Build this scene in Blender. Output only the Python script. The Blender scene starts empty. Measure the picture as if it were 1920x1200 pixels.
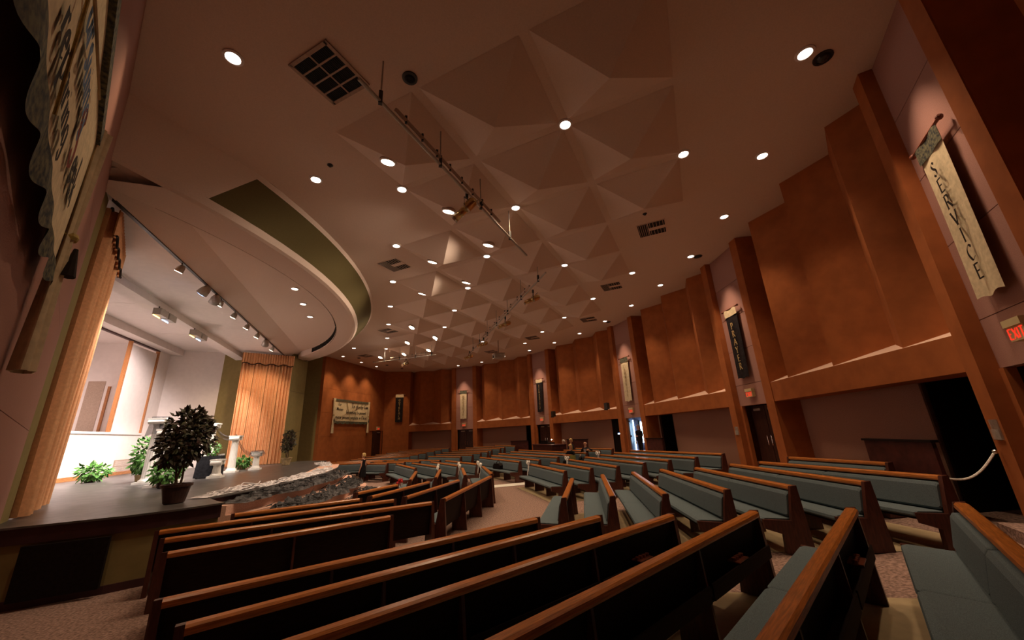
import bpy, bmesh, math, random
from mathutils import Vector, Matrix, noise
random.seed(7)
SC = bpy.context.scene
COL = SC.collection
PI = math.pi

# ------------------------------------------------------------------ camera
CAM = Vector((-0.24, -17.59, 2.15))
FPX = 700.3                                   # focal length in pixels of the 1920 px wide frame
yaw, pit, rol = math.radians(19.75), math.radians(16.96), math.radians(-2.62)
fw = Vector((math.sin(yaw)*math.cos(pit), math.cos(yaw)*math.cos(pit), math.sin(pit)))
rt = Vector((math.cos(yaw), -math.sin(yaw), 0))
up = rt.cross(fw)
r2 = rt*math.cos(rol) + up*math.sin(rol)
u2 = up*math.cos(rol) - rt*math.sin(rol)
cd = bpy.data.cameras.new('camera')
cd.sensor_width = 36; cd.lens = FPX/1920*36; cd.clip_start = .02; cd.clip_end = 200
cam = bpy.data.objects.new('camera', cd); COL.objects.link(cam)
cam.matrix_world = Matrix(((r2.x, u2.x, -fw.x, CAM.x), (r2.y, u2.y, -fw.y, CAM.y), (r2.z, u2.z, -fw.z, CAM.z), (0, 0, 0, 1)))
SC.camera = cam
# ------------------------------------------------------------------ world and exposure
w = bpy.data.worlds.new('night'); SC.world = w; w.use_nodes = True
w.node_tree.nodes['Background'].inputs[0].default_value = (.02, .015, .012, 1)
w.node_tree.nodes['Background'].inputs[1].default_value = .0
vs = SC.view_settings
vs.view_transform = 'Standard'; vs.look = 'None'; vs.gamma = 1; vs.exposure = 0.5; vs.use_curve_mapping = False
# lamp strengths (watts) of the lamps the room has
E_DOWN, E_RING, E_PORTAL, E_AIM, E_TRACK, E_FLOOD = 210, 185, 250, 175, 900, 1250
WARM = (1, .71, .45)

# ------------------------------------------------------------------ materials
MATS = {}
def mat(name, col, rough=.6, spec=.3, metal=0, noise=None, amt=.25, bump=0, emit=None, es=0, alpha=1, col2=None, stretch=None):
    if name in MATS: return MATS[name]
    m = bpy.data.materials.new(name); m.use_nodes = True
    nt = m.node_tree; b = nt.nodes['Principled BSDF']
    b.inputs['Base Color'].default_value = (*col, 1); b.inputs['Roughness'].default_value = rough
    b.inputs['Metallic'].default_value = metal; b.inputs['Specular IOR Level'].default_value = spec
    if emit: b.inputs['Emission Color'].default_value = (*emit, 1); b.inputs['Emission Strength'].default_value = es
    if alpha < 1: b.inputs['Alpha'].default_value = alpha
    if noise:
        tc = nt.nodes.new('ShaderNodeTexCoord'); n = nt.nodes.new('ShaderNodeTexNoise')
        n.inputs['Scale'].default_value = noise; n.inputs['Detail'].default_value = 5
        src = tc.outputs['Object']
        if stretch:
            mp = nt.nodes.new('ShaderNodeMapping'); mp.inputs['Scale'].default_value = stretch
            nt.links.new(src, mp.inputs[0]); src = mp.outputs[0]
        nt.links.new(src, n.inputs['Vector'])
        r = nt.nodes.new('ShaderNodeValToRGB')
        c2 = col2 or tuple(c*(1-amt) for c in col); c1 = tuple(min(1, c*(1+amt*.7)) for c in col)
        r.color_ramp.elements[0].position = .35; r.color_ramp.elements[1].position = .65
        r.color_ramp.elements[0].color = (*c2, 1); r.color_ramp.elements[1].color = (*c1, 1)
        nt.links.new(n.outputs['Fac'], r.inputs[0]); nt.links.new(r.outputs[0], b.inputs['Base Color'])
        if bump:
            bp = nt.nodes.new('ShaderNodeBump'); bp.inputs['Strength'].default_value = bump; bp.inputs['Distance'].default_value = .02
            nt.links.new(n.outputs['Fac'], bp.inputs['Height']); nt.links.new(bp.outputs[0], b.inputs['Normal'])
    MATS[name] = m
    return m
M = lambda n: MATS[n]
mat('ceiling', (.69, .53, .43), .85, .1, noise=60, amt=.05)
mat('coffer', (.69, .53, .43), .85, .1, noise=60, amt=.05)
mat('wall', (.37, .115, .034), .8, .15, noise=3, amt=.12, bump=.05)
mat('panel', (.40, .21, .165), .85, .1, noise=90, amt=.12, bump=.15)
mat('sill', (.70, .48, .38), .7, .2, noise=40, amt=.06)
mat('lower', (.34, .185, .13), .85, .1, noise=70, amt=.15, bump=.2)
mat('carpet', (.33, .215, .175), .95, .05, noise=28, amt=.45, bump=.5)
mat('vinyl', (.52, .40, .235), .45, .35, noise=6, amt=.1)
mat('pew_wood', (.014, .006, .004), .7, .15, noise=9, amt=.35, stretch=(1, 9, 9))
mat('rail_wood', (.46, .15, .028), .28, .5, noise=10, amt=.35, stretch=(.6, 10, 10))
mat('end_wood', (.075, .02, .011), .35, .45, noise=8, amt=.35, stretch=(6, 6, 1))
mat('cushion', (.125, .16, .175), .9, .08, noise=170, amt=.3, bump=.25)
mat('door', (.05, .018, .012), .4, .35, noise=5, amt=.4, stretch=(8, 8, 1))
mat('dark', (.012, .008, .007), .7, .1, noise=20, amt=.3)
mat('booth', (.07, .018, .014), .5, .3, noise=6, amt=.3)
mat('olive', (.25, .19, .075), .8, .15, noise=5, amt=.06)
mat('olive_cloth', (.12, .092, .038), .9, .05, noise=120, amt=.15)
mat('stage_white', (.78, .70, .66), .7, .2, noise=5, amt=.03)
mat('stage_floor', (.085, .075, .07), .38, .4, noise=4, amt=.35)
mat('fascia_dark', (.06, .022, .022), .5, .3, noise=5, amt=.2)
mat('trim_wood', (.42, .17, .06), .4, .4, noise=6, amt=.3, stretch=(8, 1, 8))
mat('curtain', (.66, .33, .16), .85, .1, noise=20, amt=.1)
mat('black_metal', (.02, .018, .016), .4, .5, noise=30, amt=.2)
mat('grille', (.006, .005, .005), .6, .2, noise=30, amt=.2)
mat('frame_beige', (.42, .31, .24), .6, .2, noise=20, amt=.1)
mat('chrome', (.75, .72, .65), .18, .6, metal=1, noise=12, amt=.1)
mat('brass', (.62, .45, .2), .25, .6, metal=1, noise=12, amt=.15)
mat('grey_metal', (.42, .38, .33), .4, .5, metal=.6, noise=15, amt=.1)
mat('lamp_glow', (1, .95, .85), .5, emit=(1, .92, .8), es=9, noise=3, amt=.02)
mat('lamp_star', (1, .95, .85), .5, emit=(1, .86, .62), es=26, noise=3, amt=.02)
mat('lamp_blue', (.3, .5, 1), .5, emit=(.35, .6, 1), es=9, noise=3, amt=.02)
mat('lamp_amber', (1, .6, .1), .5, emit=(1, .62, .12), es=9, noise=3, amt=.02)
mat('daylight', (.6, .8, 1), .5, emit=(.50, .78, 1), es=11, noise=3, amt=.02)
mat('door_daylit', (.16, .2, .36), .35, .4, noise=4, amt=.2)  # door colour with the blue daylight painted in
mat('led_red', (1, .05, .03), .5, emit=(1, .05, .03), es=6, noise=3, amt=.02)
mat('sign_cream', (.66, .55, .30), .5, .3, noise=10, amt=.06)
mat('sign_red', (.7, .03, .02), .5, emit=(1, .05, .02), es=.55, noise=10, amt=.1)
mat('banner_cream', (.68, .56, .36), .9, .05, noise=14, amt=.12, bump=.2)
mat('banner_black', (.022, .017, .018), .85, .1, noise=14, amt=.3)
mat('brocade', (.11, .10, .055), .8, .15, noise=24, amt=.7, col2=(.025, .03, .035))
mat('ink_black', (.03, .022, .018), .8, .1, noise=9, amt=.2)
mat('ink_gold', (.50, .36, .15), .7, .2, noise=9, amt=.2)
mat('ink_tan', (.38, .25, .12), .8, .1, noise=9, amt=.2)
mat('ink_red', (.20, .035, .02), .8, .1, noise=9, amt=.3)
mat('ink_blue', (.10, .16, .26), .8, .1, noise=9, amt=.3)
mat('gold_cord', (.40, .28, .08), .7, .2, noise=30, amt=.3)
mat('rod_wood', (.22, .06, .03), .4, .4, noise=9, amt=.3)
mat('leaf_dark', (.045, .05, .022), .5, .3, noise=9, amt=.6, col2=(.06, .03, .025))
mat('leaf_green', (.09, .24, .045), .45, .3, noise=7, amt=.6)
mat('bark', (.10, .065, .04), .9, .1, noise=20, amt=.4)
mat('pot_dark', (.05, .022, .016), .5, .3, noise=8, amt=.3)
mat('pot_tan', (.40, .29, .15), .7, .2, noise=8, amt=.3)
mat('column_white', (.86, .83, .76), .55, .3, noise=6, amt=.04)
mat('cloth_black', (.03, .03, .036), .85, .1, noise=12, amt=.3)
mat('gauze', (.10, .095, .105), .9, .05, noise=10, amt=.5, alpha=.42)
mat('tulle_black', (.10, .095, .095), .9, .05, noise=6, amt=.6, alpha=.9, bump=.6)
mat('tulle_white', (.72, .68, .68), .9, .05, noise=6, amt=.25, bump=.6)
mat('step_pink', (.66, .40, .30), .8, .1, noise=40, amt=.12)
mat('daylight_streak', (.85, .82, .74), .7, .2, noise=10, amt=.05)  # white that stands for daylight falling along the aisle
mat('white_ribbon', (.85, .83, .78), .6, .3, noise=9, amt=.05)
mat('flower_red', (.45, .02, .02), .6, .2, noise=20, amt=.5)
mat('flower_white', (.85, .83, .74), .6, .2, noise=20, amt=.1)
mat('chest_wood', (.40, .20, .06), .4, .4, noise=7, amt=.3)
mat('skin', (.62, .33, .22), .6, .3, noise=9, amt=.06)
mat('hair_blond', (.55, .37, .13), .55, .3, noise=40, amt=.35, stretch=(1, 1, .2))
mat('hair_grey', (.5, .44, .38), .6, .3, noise=40, amt=.3)
mat('dress_black', (.012, .011, .013), .8, .1, noise=15, amt=.3)
mat('hose_dark', (.09, .045, .035), .5, .3, noise=15, amt=.2)
mat('suit_black', (.018, .017, .02), .75, .1, noise=15, amt=.3)
mat('shirt_grey', (.28, .29, .32), .8, .1, noise=15, amt=.15)
mat('shirt_purple', (.10, .055, .15), .8, .1, noise=15, amt=.2)
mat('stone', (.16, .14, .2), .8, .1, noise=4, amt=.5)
mat('rope_white', (.80, .77, .70), .7, .2, noise=40, amt=.2)
mat('plate_clear', (.55, .50, .44), .2, .6, noise=9, amt=.1, alpha=.35)
mat('projector', (.40, .36, .31), .5, .3, noise=9, amt=.1)
mat('bag_blue', (.05, .10, .30), .7, .2, noise=9, amt=.3)
mat('hymnal_olive', (.20, .19, .05), .7, .2, noise=9, amt=.3)

# ------------------------------------------------------------------ mesh helpers
class MB:
    def __init__(s): s.v = []; s.f = []; s.m = []; s.cur = 0
    def add(s, vs, fs):
        o = len(s.v); s.v += [tuple(v) for v in vs]; s.f += [tuple(i+o for i in f) for f in fs]; s.m += [s.cur]*len(fs); return s
    def box(s, x0, x1, y0, y1, z0, z1):
        return s.add([(x0,y0,z0),(x1,y0,z0),(x1,y1,z0),(x0,y1,z0),(x0,y0,z1),(x1,y0,z1),(x1,y1,z1),(x0,y1,z1)],
                     [(0,3,2,1),(4,5,6,7),(0,1,5,4),(1,2,6,5),(2,3,7,6),(3,0,4,7)])
    def prism(s, poly, f):
        """poly: 2-D points; f(p, k): 3-D position at end k (0/1)"""
        n = len(poly)
        return s.add([f(p, 0) for p in poly]+[f(p, 1) for p in poly],
                     [tuple(range(n))[::-1], tuple(range(n, 2*n))]+[(i, (i+1) % n, (i+1) % n+n, i+n) for i in range(n)])
    def zprism(s, poly, z0, z1): return s.prism(poly, lambda p, k: (p[0], p[1], z1 if k else z0))
    def xprism(s, poly, x0, x1): return s.prism(poly, lambda p, k: (x1 if k else x0, p[0], p[1]))
    def tube(s, pts, r, n=8, cap=True):
        pts = [Vector(p) for p in pts]; rs = r if isinstance(r, (list, tuple)) else [r]*len(pts)
        vs = []; ref = Vector((0, 0, 1))
        for i, p in enumerate(pts):
            t = (pts[min(i+1, len(pts)-1)]-pts[max(i-1, 0)])
            t = t.normalized() if t.length > 1e-9 else Vector((0, 0, 1))
            a = t.cross(ref)
            if a.length < .05: a = t.cross(Vector((1, 0, 0)))
            a.normalize(); b = t.cross(a)
            for k in range(n):
                an = 2*PI*k/n; vs.append(p+(a*math.cos(an)+b*math.sin(an))*rs[i])
        fs = []
        for i in range(len(pts)-1):
            for k in range(n): fs.append((i*n+k, i*n+(k+1) % n, (i+1)*n+(k+1) % n, (i+1)*n+k))
        if cap: fs += [tuple(range(n))[::-1], tuple(range((len(pts)-1)*n, len(pts)*n))]
        return s.add(vs, fs)
    def lathe(s, prof, c=(0, 0, 0), n=20, flute=0):
        vs = []
        for r, z in prof:
            for k in range(n):
                rr = r*(1-flute*(k % 2)); a = 2*PI*k/n; vs.append((c[0]+rr*math.cos(a), c[1]+rr*math.sin(a), c[2]+z))
        fs = [(i*n+k, i*n+(k+1) % n, (i+1)*n+(k+1) % n, (i+1)*n+k) for i in range(len(prof)-1) for k in range(n)]
        fs += [tuple(range(n))[::-1], tuple(range((len(prof)-1)*n, len(prof)*n))]
        return s.add(vs, fs)
    def grid(s, f, nu, nv):
        vs = [f(i/nu, j/nv) for j in range(nv+1) for i in range(nu+1)]
        return s.add(vs, [(j*(nu+1)+i, j*(nu+1)+i+1, (j+1)*(nu+1)+i+1, (j+1)*(nu+1)+i) for j in range(nv) for i in range(nu)])
    def ball(s, c, r, n=10, m=7):
        r = r if isinstance(r, (tuple, list)) else (r, r, r); vs = []
        for j in range(m+1):
            ph = PI*j/m
            for i in range(n): vs.append((c[0]+r[0]*math.sin(ph)*math.cos(2*PI*i/n), c[1]+r[1]*math.sin(ph)*math.sin(2*PI*i/n), c[2]+r[2]*math.cos(ph)))
        return s.add(vs, [(j*n+i, (j+1)*n+i, (j+1)*n+(i+1) % n, j*n+(i+1) % n) for j in range(m) for i in range(n)])
    def mesh(s, name, *ms, smooth=False):
        me = bpy.data.meshes.new(name); me.from_pydata(s.v, [], s.f)
        for m in ms: me.materials.append(MATS[m])
        if len(ms) > 1: me.polygons.foreach_set('material_index', s.m)
        bm = bmesh.new(); bm.from_mesh(me); bmesh.ops.recalc_face_normals(bm, faces=bm.faces); bm.to_mesh(me); bm.free()
        if smooth: me.polygons.foreach_set('use_smooth', [True]*len(me.polygons))
        me.update(); return me
    def obj(s, name, m, parent=None, smooth=False, **k):
        ms = (m,) if isinstance(m, str) else m
        return put(name, s.mesh(name, *ms, smooth=smooth), parent, **k)
def put(name, data, parent=None, loc=None, rot=None, label=None, cat=None, group=None, kind=None, mw=None):
    o = bpy.data.objects.new(name, data); COL.objects.link(o)
    if parent: o.parent = parent
    if loc: o.location = loc
    if rot: o.rotation_euler = rot
    if mw is not None: o.matrix_world = mw
    return tag(o, label, cat, group, kind)
def tag(o, label=None, cat=None, group=None, kind=None):
    if label: o['label'] = label
    if cat: o['category'] = cat
    if group: o['group'] = group
    if kind: o['kind'] = kind
    return o
def thing(name, loc=(0, 0, 0), rz=0, **k): return put(name, None, loc=loc, rot=(0, 0, rz), **k)
def frame(a, b, z=0):
    """matrix: x along a->b, y to the left of it, z up, origin a"""
    d = (Vector((b[0], b[1], 0))-Vector((a[0], a[1], 0))).normalized()
    return Matrix(((d.x, -d.y, 0, a[0]), (d.y, d.x, 0, a[1]), (0, 0, 1, z), (0, 0, 0, 1)))
def dist(a, b): return math.hypot(b[0]-a[0], b[1]-a[1])
def spot(parent, loc, aim, e, size=100, blend=.6, col=WARM, r=.06):
    l = bpy.data.lights.new('lamp_light', 'SPOT'); l.energy = e; l.color = col; l.spot_size = math.radians(size); l.spot_blend = blend; l.shadow_soft_size = r
    o = bpy.data.objects.new('lamp_light', l); COL.objects.link(o)
    d = (Vector(aim)-Vector(loc)).normalized()
    o.rotation_euler = d.to_track_quat('-Z', 'Y').to_euler(); o.location = loc
    if parent:
        o.parent = parent
        o.matrix_parent_inverse = Matrix.LocRotScale(parent.location, parent.rotation_euler, None).inverted()
    return o
def floorz(x, y): return .07*max(0, math.hypot(x+8, y)-15)
ZC = 8.19            # main ceiling
ZS = 1.13            # stage floor
def catmull(pts, n=5):
    if len(pts) < 3: return pts
    out = []
    P = [pts[0]]+list(pts)+[pts[-1]]
    for i in range(1, len(P)-2):
        p0, p1, p2, p3 = [Vector(q) for q in P[i-1:i+3]]
        for k in range(n):
            t = k/n
            out.append(tuple(.5*((2*p1)+(p2-p0)*t+(2*p0-5*p1+4*p2-p3)*t*t+(3*p1-p0-3*p2+p3)*t**3)))
    out.append(tuple(pts[-1])); return out

# ------------------------------------------------------------------ broad-nib lettering
GL = {
 'A': (.72, ['L0,0 .36,1', 'L.36,1 .72,0', 'L.14,.36 .58,.36']), 'C': (.66, ['S.62,.84 .38,1 .1,.78 .05,.42 .3,0 .64,.17']),
 'D': (.72, ['L.1,0 .1,1', 'S.1,1 .45,.97 .68,.6 .6,.2 .35,.01 .1,0']), 'E': (.6, ['L.1,0 .1,1', 'L.1,.985 .55,.985', 'L.1,.52 .45,.52', 'L.1,.015 .58,.015']),
 'G': (.74, ['S.66,.84 .38,1 .1,.78 .05,.42 .3,0 .66,.17', 'L.66,.02 .66,.42', 'L.45,.42 .72,.42']), 'H': (.74, ['L.1,0 .1,1', 'L.62,0 .62,1', 'L.1,.52 .62,.52']),
 'I': (.2, ['L.1,0 .1,1']), 'K': (.7, ['L.1,0 .1,1', 'L.12,.45 .58,1', 'L.25,.58 .66,0']), 'L': (.56, ['L.1,0 .1,1', 'L.1,.015 .54,.015']),
 'M': (.86, ['L.1,0 .12,1', 'L.12,1 .43,.1', 'L.43,.1 .74,1', 'L.74,1 .78,0']), 'N': (.76, ['L.1,0 .1,1', 'L.1,1 .64,0', 'L.64,0 .64,1']),
 'O': (.76, ['S.38,1 .08,.75 .06,.35 .36,0 .66,.25 .7,.65 .38,1']), 'P': (.58, ['L.1,0 .1,1', 'S.1,1 .42,.96 .52,.74 .4,.5 .1,.46']),
 'R': (.66, ['L.1,0 .1,1', 'S.1,1 .42,.96 .5,.75 .38,.53 .1,.5', 'L.3,.5 .64,0']), 'S': (.52, ['S.47,.86 .28,1 .08,.84 .2,.58 .42,.38 .44,.12 .24,0 .04,.15']),
 'T': (.68, ['L.34,0 .34,1', 'L.03,.985 .65,.985']), 'U': (.7, ['S.1,1 .1,.3 .34,0 .58,.3 .6,1']), 'V': (.7, ['L.02,1 .35,0', 'L.35,0 .68,1']),
 'W': (.96, ['L.02,1 .26,0', 'L.26,0 .48,.9', 'L.48,.9 .7,0', 'L.7,0 .94,1']), 'X': (.66, ['L.04,1 .62,0', 'L.62,1 .04,0']), 'Y': (.66, ['L.02,1 .33,.5', 'L.64,1 .33,.5', 'L.33,.5 .33,0']),
 'a': (.5, ['S.4,.5 .15,.48 .06,.2 .2,.02 .4,.2', 'S.4,.52 .4,.1 .5,.02']), 'b': (.5, ['L.08,1 .08,.02', 'S.08,.4 .3,.52 .44,.28 .3,.02 .08,.04']), 'c': (.42, ['S.38,.44 .2,.52 .06,.25 .2,.01 .4,.1']),
 'd': (.5, ['S.4,.42 .15,.5 .06,.2 .2,.02 .4,.15', 'L.4,1 .42,.02']), 'e': (.44, ['S.08,.26 .36,.32 .22,.52 .06,.25 .2,.01 .4,.1']), 'f': (.34, ['S.36,.92 .2,.96 .16,.6 .14,-.2', 'L.02,.5 .32,.5']),
 'g': (.5, ['S.4,.46 .15,.48 .06,.22 .2,.04 .4,.2', 'S.41,.5 .4,-.1 .25,-.3 .05,-.2']), 'h': (.5, ['L.08,1 .08,.02', 'S.08,.36 .26,.52 .38,.38 .38,.02']), 'i': (.2, ['L.1,.5 .1,.02', 'L.1,.66 .13,.7']),
 'k': (.46, ['L.08,1 .08,.02', 'L.1,.26 .38,.52', 'L.2,.3 .42,.02']), 'l': (.2, ['L.1,1 .1,.02']), 'm': (.74, ['L.08,.5 .08,.02', 'S.08,.36 .24,.52 .34,.38 .34,.02', 'S.34,.36 .5,.52 .62,.38 .64,.02']),
 'n': (.48, ['L.08,.5 .08,.02', 'S.08,.36 .26,.52 .38,.38 .4,.02']), 'o': (.46, ['S.24,.51 .07,.32 .18,.02 .4,.22 .24,.51']), 'p': (.5, ['L.08,.52 .06,-.36', 'S.08,.4 .3,.52 .44,.28 .3,.02 .08,.06']),
 'r': (.34, ['L.08,.5 .08,.02', 'S.08,.34 .2,.5 .34,.46']), 's': (.36, ['S.32,.44 .16,.5 .1,.36 .28,.18 .2,.02 .04,.07']), 't': (.32, ['S.14,.8 .13,.12 .3,.03', 'L.02,.5 .3,.5']),
 'u': (.5, ['S.08,.5 .08,.12 .26,.02 .4,.2', 'L.4,.5 .42,.02']), 'v': (.44, ['L.04,.5 .22,.02', 'L.22,.02 .42,.5']), 'y': (.46, ['L.06,.5 .24,.04', 'S.42,.5 .22,-.05 .05,-.3']), 'x': (.42, ['L.04,.5 .38,.02', 'L.38,.5 .04,.02']), ':': (.2, ['L.1,.42 .13,.46', 'L.1,.06 .13,.1']), ' ': (.3, [])}
def glyph(mb, ch, x0, y0, h, fx, nib=.13, serif=True):
    """writes one character; fx(u, v) maps to 3-D"""
    wd, st = GL[ch]
    na = math.radians(28)
    for s_ in st:
        pts = [tuple(float(q) for q in p.split(',')) for p in s_[1:].split()]
        P = catmull([(p[0], p[1], 0) for p in pts], 5) if s_[0] == 'S' else pts
        L, R = [], []
        for i, p in enumerate(P):
            a, b = P[max(i-1, 0)], P[min(i+1, len(P)-1)]
            tx, ty = b[0]-a[0], b[1]-a[1]; l = math.hypot(tx, ty) or 1; tx /= l; ty /= l
            wdt = (.03+nib*abs(tx*math.sin(na)-ty*math.cos(na)))/2
            L.append((p[0]-ty*wdt, p[1]+tx*wdt)); R.append((p[0]+ty*wdt, p[1]-tx*wdt))
        n = len(P)
        mb.add([fx(x0+q[0]*h, y0+q[1]*h) for q in L+R], [(i, i+1, n+i+1, n+i) for i in range(n-1)])
        if serif and s_[0] == 'L':
            (ax, ay), (bx, by) = pts[0], pts[-1]
            if abs(by-ay) > .4:
                for ex, ey in ((ax, ay), (bx, by)):
                    if ey < .05 or ey > .95:
                        q = [(ex-.13, ey-.014), (ex+.13, ey-.014), (ex+.13, ey+.02), (ex-.13, ey+.02)]
                        mb.add([fx(x0+a*h, y0+b*h) for a, b in q], [(0, 1, 2, 3)])
    return wd*h
def write(mb, text, x, y, h, fx, nib=.13, serif=False, sp=.08):
    for ch in text: x += glyph(mb, ch, x, y, h, fx, nib, serif)+sp*h
    return x
def text_width(text, h, sp=.08): return sum(GL[c][0]*h+sp*h for c in text)

# ------------------------------------------------------------------ floor, ceiling
mb = MB()
NX, NY = 58, 80
mb.grid(lambda a, b: (-14+29*a+0, -20+40*b, floorz(-14+29*a, -20+40*b)), NX, NY)
floor = mb.obj('floor', 'carpet', smooth=True, kind='structure')
tag(floor, 'brown speckled carpet sloping down to the stage')

def x_top(y): y = abs(y); return -.78-17.5+math.sqrt(17.5**2-y*y) if y < 8.75 else -3.12-(y-8.75)*.86
def x_lip(y): y = abs(y); return -1.5-15.5+math.sqrt(15.5**2-y*y) if y < 8.75 else -4.21-(y-8.75)*.70
def x_in(y): return -2.3-13.5+math.sqrt(max(0, 13.5**2-y*y))
ceiling = thing('ceiling', kind='structure'); tag(ceiling, 'warm beige ceiling with downward pyramids over the pews')
mb = MB(); ys = [-20+i*.5 for i in range(81)]
mb.add([(x_top(y) if abs(y) < 13 else -7.6, y, ZC) for y in ys]+[(15, y, ZC) for y in ys], [(i, i+1, len(ys)+i+1, len(ys)+i) for i in range(80)])
mb.add([(x_top(y) if abs(y) < 13 else -7.6, y, ZC+.3) for y in ys]+[(15, y, ZC+.3) for y in ys], [(i, i+1, len(ys)+i+1, len(ys)+i) for i in range(80)])
mb.obj('ceiling_slab', 'ceiling', ceiling)
G = 3.05
cmb = MB(); d = 1.40
cmb.add([(d, 0, 0), (0, d, 0), (-d, 0, 0), (0, -d, 0), (0, 0, -.50)], [(0, 1, 4), (1, 2, 4), (2, 3, 4), (3, 0, 4)])
coffer_me = cmb.mesh('coffer', 'coffer')
cells = [(3.05, -4.5*G)]
for i in range(-4, 5):
    for x in (1.525, 4.575, 7.625):
        if x > 7 and abs(i) > 2: continue
        cells.append((x, i*G))
for i in range(-4, 4):
    yy = (i+.5)*G
    for x in (0, 3.05, 6.1, 9.15):
        if x == 0 and abs(yy) < 10: continue
        if x > 9 and abs(yy) > 2: continue
        cells.append((x, yy))
cells.append((3.05, 4.5*G))
for x, y in cells: put('coffer', coffer_me, ceiling, loc=(x, y, ZC-.004))

# stage shell: fascia, lip, soffit, drop, stage ceilings
canopy = thing('ceiling', kind='structure'); tag(canopy, 'curved canopy over the stage with an olive cloth fascia')
def arcstrip(name, m, fa, za, fb, zb, y0, y1, n=40, parent=canopy):
    mb = MB(); mb.grid(lambda a, b: ((fa if b < .5 else fb)(y0+(y1-y0)*a), y0+(y1-y0)*a, za if b < .5 else zb), n, 1)
    return mb.obj(name, m, parent, smooth=True)
mid = lambda t: (lambda y: x_top(y)*(1-t)+x_lip(y)*t)
zz = lambda t: ZC*(1-t)+7.3*t
arcstrip('rim', 'ceiling', x_top, ZC, mid(.1), zz(.1), -12.6, 12.6)
arcstrip('fascia_cloth', 'olive_cloth', mid(.1), zz(.1), mid(.86), zz(.86), -8.75, 8.75)
for s in (-1, 1): arcstrip('fascia_plaster', 'ceiling', mid(.1), zz(.1), mid(.86), zz(.86), s*8.75, s*12.6, 10)
arcstrip('rim', 'ceiling', mid(.86), zz(.86), x_lip, 7.3, -12.6, 12.6)
x_lo = lambda y: x_lip(y)-.12
arcstrip('rim', 'ceiling', x_lip, 7.3, x_lo, 7.27, -12.6, 12.6)
arcstrip('lip', 'ceiling', x_lo, 7.27, x_in, 7.27, -9.2, 9.2)
x_in2 = lambda y: x_in(y)-.02
arcstrip('inner_face', 'ceiling', x_in2, 7.27, x_in2, 7.62, -8.3, 8.3)
x_cr = lambda y: -5.0
mb = MB(); mb.grid(lambda a, b: (x_in2(-8.6+17.2*a)*(1-b)+-5.0*b, -8.6+17.2*a, 7.62-.05*b), 40, 2); mb.obj('soffit', 'ceiling', canopy, smooth=True)
for s in (-1, 1):
    MB().add([(-4.15, s*8.3, 7.58), (-4.35, s*8.75, 7.40), (-7.0, s*12.6, 7.40), (-7.6, s*12.6, 7.58), (-7.6, s*8.3, 7.58)], [(0, 1, 2, 3, 4)]).obj('soffit', 'ceiling', canopy)
MB().add([(-5.0, -9.4, 7.57), (-5.0, 9.4, 7.57), (-5.8, 9.4, 7.28), (-5.8, -9.4, 7.28)], [(0, 1, 2, 3)]).obj('drop', 'ceiling', canopy)
mb = MB(); mb.box(-8.0, -5.8, -9.4, 9.4, 7.36, 7.5); mb.obj('stage_soffit', 'stage_white', canopy)
mb = MB(); mb.box(-8.55, -8.0, -9.4, 9.4, 7.12, 7.6); mb.obj('beam', 'stage_white', canopy)
for k in range(4):
    mb = MB(); mb.box(-11.7, -8.55, -9.4+k*4.7+.01, -9.4+(k+1)*4.7-.01, 7.62, 7.72); mb.obj('ceiling_panel', 'stage_white', canopy)
mb = MB(); mb.box(-5.86, -5.78, -8.4, 8.4, 7.26, 7.35); mb.obj('light_track', 'black_metal', canopy)
for a0, a1 in ((-3.0, .9), (1.5, 6.9), (-6.9, -3.6)):
    n = 26; v = thing('air_grille', kind=None); v.parent = canopy; v.name = 'air_grille'
    mb = MB(); mb.grid(lambda a, b: (x_in2(a0+(a1-a0)*a)-.012, a0+(a1-a0)*a, 7.32+.25*b), 20, 1); mb.obj('backing', 'grille', v)
    mb = MB()
    for k in range(n):
        y = a0+(a1-a0)*(k+.5)/n; x = x_in2(y)
        mb.box(x-.05, x-.015, y-.012, y+.012, 7.32, 7.57)
    mb.obj('vane', 'black_metal', v, kind='stuff')

# ------------------------------------------------------------------ walls
def local_box(name, m, A, B, x0, x1, y0, y1, z0, z1, parent=None, **k):
    """box in the frame of wall line A->B (y positive = left of A->B)"""
    return MB().box(x0, x1, y0, y1, z0, z1).obj(name, m, parent, mw=frame(A, B), **k)
mir = lambda p: (p[0], -p[1])
wall_back = thing('wall_back', kind='structure'); tag(wall_back, 'rust orange folded back wall with door portals')
# going along the back wall with the room on the left: from the near corner to the far corner
P = [((6.12, -16.15), (8.0, -14.55)), ((10.85, -9.42), (11.65, -7.12)), ((12.8, -.97), (12.8, 1.45)), ((11.55, 7.6), (10.75, 9.9)), ((7.8, 15.0), (5.9, 16.6))]
WORDS = ['SERVICE', 'PRAYER', 'COMMUNITY', 'STEWARDSHIP', 'WORSHIP']
PANEL_BACK = .20
def portal(A, B, dz, open_door=False):
    L = dist(A, B); jw = .36
    for x0 in (0, L-jw): local_box('portal_jamb', 'wall', A, B, x0, x0+jw, -.34, 0, 0, ZC, wall_back)
    cuts = [dz, 3.42, 4.6, 5.78, 6.96, ZC]
    for a, b in zip(cuts[:-1], cuts[1:]):
        local_box('portal_panel', 'panel', A, B, jw, L-jw, -PANEL_BACK-.1, -PANEL_BACK, a+.006, b-.006, wall_back)
    local_box('portal_backing', 'wall', A, B, jw, L-jw, -PANEL_BACK-.16, -PANEL_BACK-.1, dz, ZC, wall_back)
    for s in (0, 1):
        x0 = jw if s == 0 else L-jw-.12
        local_box('door_casing', 'wall', A, B, x0, x0+.12, -PANEL_BACK-.1, -PANEL_BACK+.02, 0, dz, wall_back)
for i, (A, B) in enumerate(P): portal(A, B, 2.72)
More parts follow.
